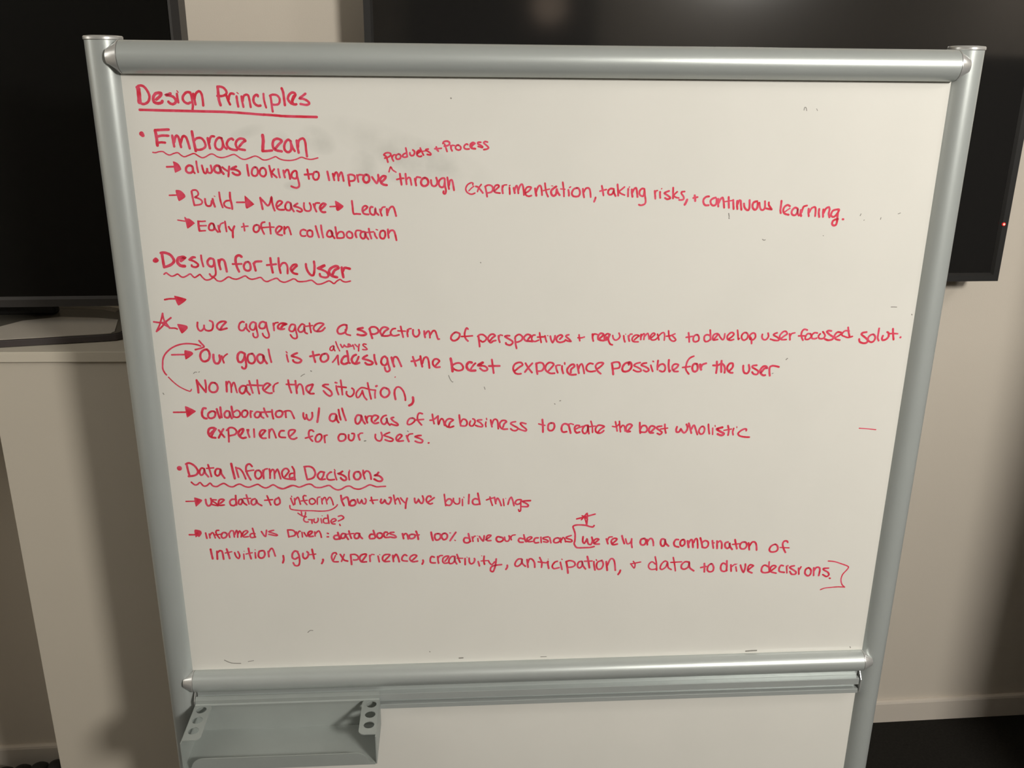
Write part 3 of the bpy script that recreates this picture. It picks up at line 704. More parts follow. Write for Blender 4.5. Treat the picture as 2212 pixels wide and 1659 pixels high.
('Our goal is to always design the best experience possible for the user', """14 344 3086 393 3087 438 3087
0 442 3118 467 3119 496 3110 506 3097 499 3083 452 3050 443 3056
18 610 3127 589 3122 566 3101 558 3068 568 3038 590 3030 617 3043 630 3073 628 3106 615 3127
19 659 3084 657 3051 665 3018 688 3013 706 3040 704 3078
15 721 3072 726 3045 733 3018
13 727 3050 742 3072 765 3089
19 896 3092 869 3103 848 3087 840 3055 847 3025 870 3024 891 3054 899 3087
17 896 3087 900 3038 902 2999 894 2972 876 2969 868 2981
17 952 3089 926 3081 916 3048 926 3018 951 3010 971 3031 971 3064 960 3086 952 3089
18 1033 3077 1011 3083 991 3064 994 3031 1013 3012 1035 3031 1038 3074 1046 3036 1062 3009
15 1082 3123 1087 3074 1096 3019
14 1218 3078 1221 3051 1227 3021
11 1216 3103 1222 3094
17 1299 3091 1272 3080 1256 3067 1286 3058 1316 3044 1328 3030 1314 3014 1288 3012 1268 3023 1264 3034
17 1420 3101 1425 3060 1434 3016
17 1397 3063 1431 3070 1468 3077
17 1509 3083 1488 3073 1476 3045 1485 3021 1508 3018 1533 3037 1537 3064 1525 3083 1509 3083
13 1568 3013 1590 3039 1609 3069
15 1612 3069 1611 3030 1614 2994
17 1684 3104 1690 3062 1692 3013 1702 3005
19 1690 3062 1663 3060 1642 3035 1638 3008 1660 2997 1692 3010
19 1752 3073 1731 3062 1717 3035 1726 3007 1749 2999 1775 3007
17 1772 3056 1761 3029 1749 3007
18 1838 3066 1814 3053 1805 3039 1834 3031 1864 3019 1880 3005 1866 2992 1837 2992 1822 3006
17 1894 3071 1896 3033 1908 2994
17 1990 3043 1975 3057 1954 3043 1945 3010 1957 2988 1978 2985 1995 3010 1993 3043
16 1993 3043 2002 2988 2011 2949 1997 2932 1979 2938 1972 2966
18 2027 3048 2036 3009 2046 2973
16 2039 3009 2043 3042 2059 3053 2074 3042 2089 3009 2102 2974
16 2194 3051 2205 3015 2216 2976
16 2182 3015 2224 3020 2253 3036
17 2253 3056 2258 3014 2266 2970
16 2268 2997 2282 3039 2303 3047 2316 3019 2322 2958
16 2373 2980 2397 3007 2400 3018 2382 3032 2360 3027 2349 3005 2354 2980 2375 2963 2404 2965
21 2490 3034 2497 2995 2501 2962 2504 2928
16 2502 2978 2534 2995 2566 2994 2587 2966 2581 2941 2549 2933 2518 2945 2512 2953
21 2656 2999 2634 3002 2616 2977 2623 2946 2650 2932 2684 2933
16 2685 2993 2669 2977 2650 2949
22 2743 2998 2722 2987 2708 2976 2730 2973
16 2730 2973 2761 2967 2780 2947 2772 2932 2746 2931 2722 2951
16 2815 3022 2823 2964 2830 2910
18 2793 2969 2836 2969 2876 2969
16 3001 2928 3033 2956 3059 2975 3048 2994 3022 2995 2995 2979 2985 2945 2999 2911 3023 2900 3047 2902
16 3083 2989 3102 2955 3135 2911
16 3137 2988 3108 2955 3079 2916
17 3169 2988 3172 2943 3179 2898
16 3166 2982 3192 2993 3219 2987 3231 2959 3215 2926 3178 2921
16 3269 2925 3293 2953 3308 2975 3297 2989 3270 2992 3247 2970 3242 2937 3261 2914 3286 2902 3316 2903
15 3325 2964 3331 2936 3342 2907
14 3327 2953 3335 2969 3359 2970
16 3375 2963 3376 2935 3386 2901
13 3395 2990 3397 2977
17 3447 2906 3449 2934 3475 2959 3464 2976 3442 2968 3419 2940 3420 2912 3445 2889 3488 2890
16 3496 2973 3504 2939 3512 2901
15 3509 2939 3518 2967 3533 2978 3545 2950 3555 2899
16 3622 2978 3598 2983 3577 2967 3570 2939 3584 2919 3611 2913 3643 2918
16 3664 2938 3690 2960 3706 2982 3689 2988 3662 2983 3645 2960 3654 2932 3671 2909 3688 2895
18 3776 2976 3784 2931 3790 2888
16 3773 2982 3797 2990 3829 2989 3841 2964 3832 2942 3797 2936
18 3911 2986 3884 2980 3864 2952 3863 2921 3882 2910 3914 2918 3934 2946 3930 2980 3913 2989 3912 2969
15 4003 2985 3971 2977 3955 2960 3983 2946 4011 2928 4010 2911 3980 2909 3952 2923
16 4054 2981 4025 2976 4015 2962 4043 2951 4071 2933 4075 2916 4056 2908 4034 2920
15 4091 2961 4098 2939 4109 2910
13 4106 2995 4111 2992
16 4147 3000 4145 2961 4147 2924
16 4149 2944 4167 2966 4194 2969 4209 2943 4205 2915 4187 2906 4165 2915
17 4235 3005 4235 2960 4244 2909 4252 2913
16 4279 2920 4305 2942 4314 2962 4292 2970 4271 2959 4267 2931 4285 2908 4315 2907
15 4435 3034 4406 3020 4386 2992 4378 2953 4380 2919 4405 2884
15 4351 2940 4384 2944 4411 2948
18 4459 2969 4442 2969 4430 2946 4435 2915 4453 2903 4471 2915 4474 2940 4467 2966 4459 2969
20 4492 2963 4496 2940 4503 2920
17 4502 2940 4511 2962 4540 2973
17 4627 2987 4631 2938 4629 2890
17 4599 2955 4635 2955 4666 2972
18 4665 2992 4666 2944 4670 2898
17 4666 2972 4687 2955 4698 2926 4698 2892
17 4738 2909 4760 2937 4760 2965 4749 2972 4730 2966 4716 2938 4724 2909 4745 2892 4764 2890
17 4847 2950 4850 2913 4864 2887 4889 2887 4900 2918 4892 2956
16 4957 2952 4927 2949 4923 2935 4952 2918 4976 2898 4967 2875 4939 2878 4925 2895
18 4999 2889 5023 2923 5045 2928 5032 2943 5011 2940 4991 2912 4997 2883 5018 2866 5035 2867
17 5074 2862 5067 2899 5067 2934 5087 2946 5115 2943 5141 2936"""),
('always, small word squeezed in above the line', """12 1580 3148 1561 3137 1553 3118 1565 3109 1578 3118 1585 3145 1584 3124 1591 3107
12 1601 3180 1611 3145 1627 3106
13 1637 3158 1649 3134 1662 3145 1665 3153
13 1665 3153 1678 3139 1701 3139 1712 3152
12 1712 3155 1697 3161 1698 3142 1724 3144 1733 3152 1741 3119
12 1748 3157 1766 3138
13 1781 3157 1776 3133 1774 3104
12 1834 3157 1816 3160 1810 3149 1832 3129 1840 3116 1821 3113 1806 3115"""),
('curved arrow looping round to the start of the goal line', """13 569 3155 542 3166 503 3173 462 3175 421 3170 380 3157 337 3133 297 3095 275 3055 267 3012 264 2973 275 2940 286 2924
10 299 2905 329 2868 366 2832 404 2807 446 2787 459 2792 464 2803
14 561 3198 574 3179 594 3152 580 3141 554 3133 526 3126"""),
('No matter the situation,', """18 511 2877 515 2827 515 2775
16 513 2872 540 2827 569 2782
16 576 2876 578 2827 572 2777
17 650 2853 624 2854 604 2826 603 2793 622 2776 651 2781 667 2809 662 2839 648 2853
17 737 2861 736 2819 734 2780
14 742 2841 754 2863 766 2852 771 2819 769 2774
14 776 2824 789 2852 799 2849 806 2807 812 2771
17 885 2823 859 2826 837 2807 834 2779 851 2762 873 2778 887 2817 889 2784 910 2753
15 914 2867 923 2817 934 2766
15 976 2872 977 2816 983 2760
16 897 2833 952 2830 1014 2827
16 1032 2793 1066 2826 1074 2834 1052 2846 1025 2827 1015 2799 1031 2776 1061 2762 1082 2764
15 1097 2820 1095 2798 1096 2776
13 1098 2809 1108 2834 1135 2848
16 1215 2869 1219 2824 1233 2765
15 1199 2835 1238 2832 1269 2832
16 1271 2863 1273 2812 1276 2759
15 1277 2796 1289 2826 1308 2834 1322 2812 1328 2750
17 1372 2766 1392 2800 1404 2830 1386 2828 1359 2817 1350 2795 1361 2772 1381 2755 1407 2755
11 1407 2755 1403 2752
16 1524 2829 1498 2829 1482 2818 1510 2801 1540 2775 1549 2747 1532 2733 1507 2748 1485 2776
15 1586 2817 1590 2780 1601 2744
16 1581 2845 1591 2842
15 1623 2864 1628 2808 1631 2743
16 1600 2811 1662 2803
15 1665 2768 1664 2746 1684 2726 1705 2731 1722 2756 1721 2784 1708 2796
14 1892 2777 1850 2783 1793 2800 1766 2789 1741 2756 1742 2722 1758 2719 1780 2750 1789 2775
15 1789 2775 1800 2727 1820 2698
15 1833 2839 1842 2777 1855 2704
14 1892 2777 1887 2748 1887 2712
18 1898 2810 1904 2813
17 1979 2792 1956 2796 1934 2770 1935 2737 1958 2716 1985 2725 2002 2753 1995 2781 1979 2792
7 1979 2787 1982 2782
17 2045 2780 2041 2746 2048 2698
15 2044 2775 2061 2800 2088 2797 2113 2763 2125 2717 2126 2689
8 2049 2884 2053 2887
20 2186 2713 2188 2682 2177 2657 2155 2644"""),
('collaboration w/ all areas of the business to create the best wholistic', """14 307 2612 353 2612 399 2612
0 399 2659 410 2661 439 2647 476 2624 477 2614 455 2599 411 2568 404 2579 401 2622
19 558 2642 540 2642 527 2614 526 2580 540 2560 557 2556
17 623 2613 599 2616 574 2597 572 2568 591 2557 618 2568 629 2596 623 2613
18 643 2635 650 2596 659 2559
18 672 2649 673 2601 675 2564
17 737 2614 717 2617 699 2595 702 2567 725 2561 740 2583 739 2611 744 2577 753 2554
18 759 2654 762 2605 767 2566
15 770 2605 800 2622 820 2605 817 2576 795 2562 770 2568
16 865 2621 847 2616 834 2593 840 2567 863 2567 879 2592 878 2612 865 2621
15 904 2615 901 2586 902 2561
12 905 2592 909 2612 919 2612
16 971 2605 950 2606 933 2583 941 2560 965 2563 981 2597 984 2568 1001 2554
16 1010 2636 1018 2602 1033 2564
16 976 2602 1060 2606
16 1072 2621 1072 2584 1077 2547
17 1129 2614 1107 2606 1098 2583 1109 2561 1136 2563 1153 2588 1147 2608 1129 2614
16 1178 2611 1176 2582 1177 2557
15 1165 2605 1192 2613 1218 2607 1231 2576 1241 2547
16 1316 2592 1314 2563 1324 2540 1338 2557 1339 2577
16 1339 2571 1345 2540 1365 2531 1384 2556 1385 2594
18 1442 2630 1433 2573 1421 2513
17 1566 2580 1540 2580 1523 2560 1521 2531 1542 2517 1564 2531 1574 2571 1577 2531 1589 2507
16 1594 2616 1598 2576 1607 2530
16 1622 2627 1632 2581 1648 2524
17 1767 2565 1740 2566 1723 2534 1727 2500 1745 2494 1765 2522 1772 2562 1781 2522 1798 2493
17 1804 2556 1810 2527 1817 2501
14 1813 2527 1825 2556 1854 2558
17 1877 2515 1904 2543 1902 2557 1878 2564 1856 2547 1853 2515 1876 2494 1905 2500
16 1969 2562 1947 2554 1928 2525 1935 2494 1956 2487 1973 2513 1971 2542 1978 2502 1996 2478
16 2027 2544 2008 2536 2026 2512 2057 2489 2057 2474 2030 2478 2006 2487
15 2182 2536 2155 2531 2138 2505 2140 2482 2165 2484 2195 2510 2192 2530 2177 2536
15 2258 2572 2234 2578 2220 2556 2219 2521 2232 2498 2250 2475
14 2195 2518 2267 2523"""),
('experience for our users., second half of the collaboration line', """19 574 2426 608 2459 610 2474 578 2474 561 2454 560 2420 579 2397 610 2390
16 622 2468 598 2434 583 2408
17 642 2456 658 2430 681 2395
17 679 2464 661 2436 636 2390
15 717 2458 716 2406 713 2354
16 704 2452 730 2475 761 2471 780 2445 767 2417 724 2406
19 808 2410 829 2439 834 2462 812 2456 795 2433 797 2405 822 2384 849 2389
16 865 2455 870 2421 878 2392
16 868 2432 875 2455
15 918 2460 916 2391
17 971 2402 1000 2436 1006 2447 983 2451 963 2431 961 2402 980 2381 1006 2381
15 1037 2453 1033 2383
15 1040 2435 1054 2458 1069 2446 1086 2383
16 1154 2442 1127 2440 1112 2411 1121 2388 1160 2384
16 1203 2398 1232 2426 1241 2444 1218 2450 1193 2439 1188 2404 1202 2375 1228 2369 1250 2380
16 1386 2433 1371 2445 1352 2436 1347 2401 1356 2372 1373 2349
15 1319 2376 1375 2392
16 1435 2409 1413 2400 1398 2372 1402 2345 1426 2345 1446 2371 1448 2397 1435 2409
15 1469 2394 1470 2365 1472 2335
13 1470 2376 1479 2396 1493 2399
16 1621 2406 1594 2403 1580 2374 1589 2348 1618 2348 1638 2368 1637 2397 1621 2406
16 1664 2399 1662 2367 1677 2349 1696 2355 1708 2384 1707 2407 1691 2410
16 1741 2398 1743 2378 1750 2354
13 1743 2389 1755 2409 1776 2412
15 1878 2399 1876 2370 1892 2346 1919 2345 1931 2380 1924 2415
15 1991 2414 1964 2403 1947 2389 1984 2374 2016 2356 2010 2339 1983 2339 1954 2351
16 2059 2349 2081 2372 2089 2387 2071 2396 2049 2378 2043 2355 2058 2337 2099 2340
17 2127 2383 2134 2359 2144 2333
13 2132 2365 2146 2394 2176 2400
16 2243 2384 2216 2382 2197 2373 2232 2358 2255 2340 2247 2322 2220 2323 2196 2335
16 2302 2317 2305 2318"""),
('the business to create the best wholistic, second half of the collaboration line', """15 2338 2566 2343 2525 2351 2485
15 2319 2515 2340 2517 2362 2531 2383 2551
15 2384 2551 2382 2513 2387 2478 2399 2513 2413 2527 2426 2512 2434 2469
16 2468 2460 2480 2494 2504 2514 2475 2526 2450 2512 2439 2483 2452 2460 2479 2451 2507 2460
16 2554 2556 2558 2510 2565 2464
15 2563 2487 2582 2519 2607 2513 2617 2486 2606 2463 2582 2461 2566 2464
15 2644 2503 2636 2480 2642 2463 2663 2462 2680 2491 2677 2514 2663 2522
15 2734 2512 2707 2511 2701 2502 2723 2488 2742 2464 2734 2452 2707 2456 2685 2465
13 2769 2493 2766 2472 2769 2452
11 2773 2525 2775 2513
15 2807 2510 2812 2478 2818 2451
15 2818 2472 2831 2509 2850 2515 2864 2494 2869 2433
16 2908 2447 2918 2476 2935 2493 2918 2505 2896 2500 2880 2476 2886 2447 2908 2429 2943 2429
15 3008 2492 2981 2487 2970 2475 2995 2457 3028 2436 3017 2416 2990 2415 2970 2431
15 3093 2473 3060 2482 3049 2474 3068 2450 3096 2426 3094 2410 3066 2416 3033 2430
17 3227 2507 3232 2459 3234 2398
13 3198 2470 3224 2462 3249 2456
17 3300 2476 3279 2465 3275 2429 3288 2410 3313 2414 3327 2440 3322 2470 3300 2476
17 3434 2462 3409 2468 3390 2451 3386 2416 3400 2395 3428 2398
17 3442 2462 3451 2427 3462 2385
13 3437 2453 3458 2468 3482 2460
17 3531 2449 3511 2452 3495 2438 3496 2408 3511 2387 3535 2393
14 3504 2420 3531 2434 3564 2443
16 3602 2451 3577 2448 3559 2419 3563 2389 3583 2380 3601 2407 3602 2451 3606 2406 3613 2378
14 3625 2486 3638 2441 3642 2388
12 3613 2439 3663 2444
16 3690 2393 3708 2417 3736 2437 3712 2449 3685 2449 3666 2423 3670 2394 3693 2380 3718 2387 3734 2402
14 3827 2480 3837 2438 3845 2397
13 3804 2439 3835 2435 3856 2456
14 3860 2482 3865 2438 3873 2390
14 3874 2426 3887 2446 3904 2437 3911 2396
17 3936 2401 3962 2436 3964 2448 3944 2457 3923 2443 3916 2413 3928 2390 3953 2392
17 4029 2468 4032 2423 4038 2376
16 4038 2412 4051 2438 4078 2440 4094 2411 4081 2384 4042 2385
17 4128 2389 4157 2421 4142 2436 4120 2434 4108 2404 4118 2378 4146 2377
16 4212 2435 4179 2430 4174 2415 4198 2397 4218 2379 4203 2361 4180 2371
16 4238 2450 4242 2408 4251 2373
13 4205 2409 4263 2417
17 4341 2427 4335 2401 4342 2380 4362 2383 4374 2406 4390 2382 4407 2373 4425 2394 4429 2423 4418 2447
17 4437 2456 4452 2411 4464 2369
16 4463 2405 4475 2434 4486 2434 4500 2398 4516 2356
16 4551 2427 4533 2410 4527 2380 4543 2359 4564 2367 4573 2397 4566 2421 4551 2427
16 4602 2444 4607 2403 4616 2361
13 4640 2411 4644 2354
10 4658 2434 4661 2425
20 4721 2416 4685 2407 4677 2398 4710 2377 4737 2362 4729 2347 4707 2347 4686 2357
16 4767 2430 4777 2388 4775 2346
13 4737 2389 4798 2400
15 4817 2405 4811 2375 4817 2348
9 4842 2420 4843 2411
16 4924 2383 4925 2395 4908 2399 4878 2383 4858 2357 4877 2336 4918 2327 4955 2325"""),
('Data Informed Decisions, lower bullet heading', """0 281 2133 289 2147 305 2151 320 2141 320 2120 304 2109 287 2115
18 362 2160 367 2110 375 2060
18 356 2166 382 2175 419 2153 442 2115 441 2085 416 2065 367 2058
16 496 2123 478 2129 463 2114 457 2085 466 2067 483 2075 495 2102 496 2123 502 2084 523 2051
16 530 2157 539 2107 547 2053
15 517 2125 571 2129
17 625 2114 601 2121 584 2106 579 2077 593 2058 613 2070 626 2111 629 2076 650 2037
20 714 2163 722 2098 731 2032
16 748 2130 755 2085 762 2043
16 748 2124 777 2117 800 2084 818 2027
17 877 2136 860 2157 838 2149 827 2119 834 2072 857 2018
15 825 2094 887 2103
17 925 2100 905 2094 895 2064 901 2035 921 2025 944 2046 947 2075 935 2096 925 2100
16 962 2099 962 2063 962 2027
14 963 2075 973 2105 998 2113
16 1014 2110 1016 2068 1013 2029
15 1016 2074 1037 2106 1050 2091 1050 2026
15 1056 2073 1075 2106 1084 2091 1098 2022
16 1135 2042 1158 2071 1168 2089 1156 2110 1134 2110 1113 2084 1114 2048 1128 2027 1165 2017 1214 2013
15 1204 2070 1179 2065 1170 2047 1174 2026 1199 2032
16 1197 2127 1211 2094 1210 2046 1211 2010
14 383 2006 407 1982 429 1984 452 2001 476 1971 502 1972 531 1994 550 1970 582 1963 615 1981 643 1989 678 1964 710 1958 743 1975 770 1980 806 1959 838 1952 871 1963 910 1976 935 1959 966 1943 994 1949 1033 1969 1069 1947 1111 1933 1144 1943 1188 1960
16 1296 2125 1301 2075 1311 2012
17 1293 2125 1334 2127 1365 2109 1379 2067 1369 2037 1349 2020 1313 2011
17 1452 2072 1422 2078 1399 2055 1398 2031 1418 2009 1454 2012
16 1449 2075 1442 2042 1424 2012
16 1509 2073 1498 2071 1475 2047 1473 2017 1491 2004 1529 2007
14 1535 2076 1539 2040 1548 2004
10 1534 2097 1540 2085
18 1598 2078 1578 2063 1562 2058 1594 2048 1620 2029 1627 2008 1608 1997 1587 2012 1582 2021
15 1652 2074 1648 2038 1651 2002
9 1655 2089 1659 2080
18 1725 2072 1700 2067 1688 2037 1700 2007 1728 2006 1745 2036 1736 2066 1725 2072
16 1766 2084 1767 2048 1777 2008
16 1770 2053 1790 2077 1812 2071 1824 2046 1828 2004
18 1890 2063 1876 2045 1859 2037 1892 2033 1918 2008 1912 1987 1885 1985 1853 2004
14 1069 1944 1105 1931 1139 1943 1178 1960 1210 1956 1241 1944 1275 1955 1308 1968 1340 1967 1371 1941 1414 1937 1447 1946 1486 1954 1517 1929 1549 1913 1582 1919 1621 1942 1654 1944 1686 1923 1729 1916 1773 1933 1813 1953 1845 1943 1872 1934 1905 1936 1942 1937"""),
('use data to inform how + why we build things', """12 323 1835 398 1835
0 391 1865 401 1868 443 1852 453 1843 446 1828 401 1787 395 1798 392 1829
17 481 1848 484 1809 498 1790 521 1805 527 1838 523 1856
15 565 1843 538 1844 532 1835 557 1816 577 1794 566 1792 529 1802
16 597 1812 627 1839 617 1848 592 1843 581 1813 590 1794 625 1796
16 726 1843 694 1846 674 1826 679 1795 706 1789 726 1809
16 725 1879 723 1834 725 1794
16 772 1845 750 1839 742 1809 758 1797 773 1820 775 1842 783 1814 806 1792
15 811 1883 818 1844 826 1801
12 786 1851 843 1851
16 878 1846 853 1837 845 1807 860 1791 883 1806 888 1836 896 1806 927 1784
15 977 1871 988 1834 1001 1788
14 955 1831 1018 1836
16 1062 1848 1039 1833 1034 1803 1049 1787 1075 1802 1077 1832 1068 1854
14 1167 1845 1174 1818 1185 1784
9 1174 1865 1175 1857
14 1197 1842 1198 1817 1196 1790
14 1198 1823 1219 1850 1230 1844 1242 1789
14 1291 1864 1277 1867 1268 1852 1274 1816 1294 1785
13 1250 1819 1299 1824
14 1343 1839 1318 1827 1319 1796 1338 1787 1360 1799 1364 1820 1343 1839
13 1382 1841 1380 1813 1380 1786
12 1382 1826 1387 1847 1404 1852
13 1417 1837 1418 1806 1420 1788
13 1421 1819 1439 1846 1450 1836 1458 1787
13 1459 1818 1477 1845 1491 1842 1503 1811 1509 1777
17 1576 1861 1580 1815 1596 1769
17 1583 1821 1611 1842 1630 1839 1640 1771
18 1681 1819 1659 1813 1644 1789 1651 1768 1679 1770 1694 1791 1686 1813 1676 1819
15 1709 1825 1713 1800 1726 1787 1741 1812 1744 1818 1751 1787 1770 1783 1779 1811 1772 1829
15 1823 1840 1826 1810 1836 1782
14 1812 1810 1840 1813 1873 1815
17 1903 1820 1897 1796 1908 1784 1928 1802 1933 1814 1944 1786 1965 1776 1983 1806 1984 1831 1970 1834
15 2007 1855 2013 1812 2019 1775
14 2020 1806 2039 1827 2049 1811 2060 1774
15 2063 1829 2079 1804 2095 1786
16 2117 1825 2106 1779 2101 1733
16 2178 1823 2180 1793 2190 1780 2208 1804 2211 1813 2221 1786 2240 1776 2252 1809 2244 1843
16 2290 1787 2318 1808 2340 1825
16 2313 1830 2308 1842 2286 1836 2274 1809 2282 1784 2304 1768 2324 1774
14 2424 1854 2429 1799 2435 1750
16 2435 1787 2457 1811 2479 1805 2487 1780 2473 1755 2451 1753 2437 1762
14 2499 1816 2501 1786 2520 1764 2543 1766 2551 1785 2550 1815
13 2574 1806 2574 1747
8 2585 1827 2587 1819
16 2629 1848 2627 1801 2625 1764
16 2702 1858 2710 1812 2719 1756
16 2707 1800 2680 1809 2660 1794 2660 1767 2679 1754 2719 1759
14 2803 1822 2811 1785 2824 1744
14 2774 1795 2808 1807 2841 1815
15 2841 1818 2846 1790 2852 1759
15 2853 1778 2864 1809 2881 1790 2898 1740
13 2914 1801 2921 1739
7 2934 1807 2935 1804
15 2954 1751 2965 1794 2981 1815 2993 1787 3005 1737
15 3060 1792 3032 1790 3015 1768 3027 1749 3055 1758 3066 1789
13 3063 1789 3062 1742 3061 1693 3050 1683 3043 1700
16 3142 1781 3088 1779 3077 1773 3100 1760 3123 1741 3117 1726 3072 1727"""),
('Guide? with a bracket and small arrow under the word inform', """12 1155 1779 1156 1754 1174 1741 1244 1731 1326 1728 1402 1722 1463 1726 1507 1743 1536 1767 1542 1779
12 1244 1728 1248 1681
12 1216 1708 1241 1688 1260 1678 1274 1687 1279 1715
13 1282 1674 1265 1666 1260 1641 1276 1625 1295 1626
13 1299 1646 1332 1645
13 1326 1642 1326 1611
13 1346 1651 1342 1630 1352 1617 1369 1623 1378 1641 1377 1657
12 1401 1653 1406 1613
6 1410 1681 1414 1678
13 1453 1655 1431 1655 1420 1640 1424 1615 1445 1609 1465 1614
14 1458 1686 1461 1645 1465 1608
14 1498 1620 1524 1635 1514 1650 1494 1645 1482 1626 1492 1604 1514 1601
14 1545 1671 1570 1677 1588 1661 1579 1646 1543 1628
13 1552 1597 1556 1586"""),
('Informed vs. Driven: data does not 100% drive our decisions', """15 319 1530 366 1529
0 364 1573 398 1572 416 1563 421 1541 409 1520 394 1506 384 1514 369 1504 365 1517
15 452 1543 458 1493
14 481 1533 483 1496
14 482 1515 501 1542 514 1539 526 1495
15 560 1565 543 1563 536 1544 547 1513 561 1491
13 523 1523 573 1528
16 612 1542 590 1540 577 1515 586 1493 611 1499 624 1524 612 1542
14 639 1536 644 1498
13 640 1523 657 1557 679 1556
14 680 1544 682 1500
14 687 1522 703 1559 711 1546 709 1497
14 714 1528 730 1555 742 1527 737 1499
14 762 1514 795 1544 785 1557 760 1545 749 1514 761 1498 797 1501
15 836 1577 844 1537 849 1496
15 851 1527 824 1528 811 1510 821 1491 854 1496
15 907 1545 924 1510 937 1500 944 1528 949 1556
14 1007 1555 967 1543 994 1530 1031 1514 1022 1504 965 1518
7 1037 1510 1039 1507
15 1122 1552 1125 1517 1128 1489
15 1122 1555 1165 1551 1183 1525 1173 1501 1131 1492
13 1192 1535 1205 1484
13 1202 1516 1214 1540 1225 1540
13 1238 1530 1239 1486
14 1255 1527 1275 1492 1290 1526
17 1294 1501 1318 1522 1321 1535 1305 1538 1287 1520 1294 1491 1327 1491
14 1343 1531 1344 1493
14 1347 1512 1374 1540 1389 1517 1395 1479
16 1447 1516 1453 1513
16 1444 1483 1453 1483
18 1533 1520 1540 1488 1547 1460
17 1535 1495 1507 1492 1498 1474 1511 1458 1550 1463
17 1596 1506 1572 1510 1557 1488 1564 1466 1586 1472 1597 1500 1601 1481 1616 1455
16 1625 1533 1632 1499 1642 1464
13 1605 1503 1663 1509
17 1713 1506 1685 1510 1668 1488 1675 1463 1700 1466 1710 1497 1717 1478 1733 1460
17 1828 1532 1838 1494 1842 1468
17 1838 1494 1807 1498 1793 1479 1800 1457 1834 1459
17 1886 1508 1863 1503 1857 1477 1873 1458 1895 1467 1902 1492 1886 1508
17 1942 1513 1922 1514 1913 1492 1923 1466 1957 1466
14 1938 1485 1952 1503
16 1997 1512 1969 1509 1969 1497 2002 1483 2015 1467 2001 1461 1962 1469
17 2069 1497 2077 1450
16 2074 1475 2092 1497 2108 1487 2116 1446
17 2148 1489 2128 1480 2127 1455 2147 1448 2169 1460 2173 1482 2148 1489
17 2183 1517 2195 1479 2200 1441
13 2175 1479 2209 1483
18 2309 1504 2315 1463 2323 1428
17 2366 1490 2344 1484 2338 1456 2351 1430 2374 1436 2388 1458 2383 1483 2366 1490
17 2420 1492 2400 1480 2397 1455 2413 1432 2436 1441 2445 1466 2437 1485 2420 1492
16 2516 1499 2490 1459 2467 1421
10 2465 1495 2472 1494
10 2506 1425 2512 1421
17 2622 1483 2630 1444 2636 1412
17 2625 1441 2594 1445 2582 1423 2591 1401 2616 1397 2639 1412
13 2653 1453 2661 1409
13 2659 1437 2670 1456 2681 1459
13 2701 1436 2704 1408
6 2696 1462 2701 1460
16 2715 1455 2735 1423 2749 1413 2755 1460
15 2769 1422 2812 1459 2792 1466 2775 1447 2781 1415 2812 1414
17 2894 1444 2868 1448 2857 1426 2869 1403 2894 1400 2917 1418 2911 1437 2894 1444
15 2928 1443 2934 1411 2957 1404 2971 1430 2965 1455
14 2976 1449 2986 1416
12 2982 1436 2993 1458 3019 1463
16 3091 1461 3103 1410 3112 1394
16 3086 1423 3058 1430 3046 1411 3058 1392 3087 1391
15 3126 1403 3160 1431 3146 1441 3120 1425 3127 1396 3164 1396
16 3214 1429 3189 1427 3178 1402 3190 1382 3218 1385
15 3237 1435 3241 1384
15 3300 1437 3263 1431 3258 1419 3286 1408 3301 1395 3290 1386 3261 1392
15 3312 1430 3324 1379
16 3383 1425 3355 1416 3347 1391 3365 1378 3393 1387 3401 1409 3383 1425
15 3404 1422 3410 1380
14 3413 1402 3426 1427 3441 1414 3450 1385
15 3495 1445 3455 1430 3461 1417 3493 1407 3505 1393 3494 1384 3447 1390"""),
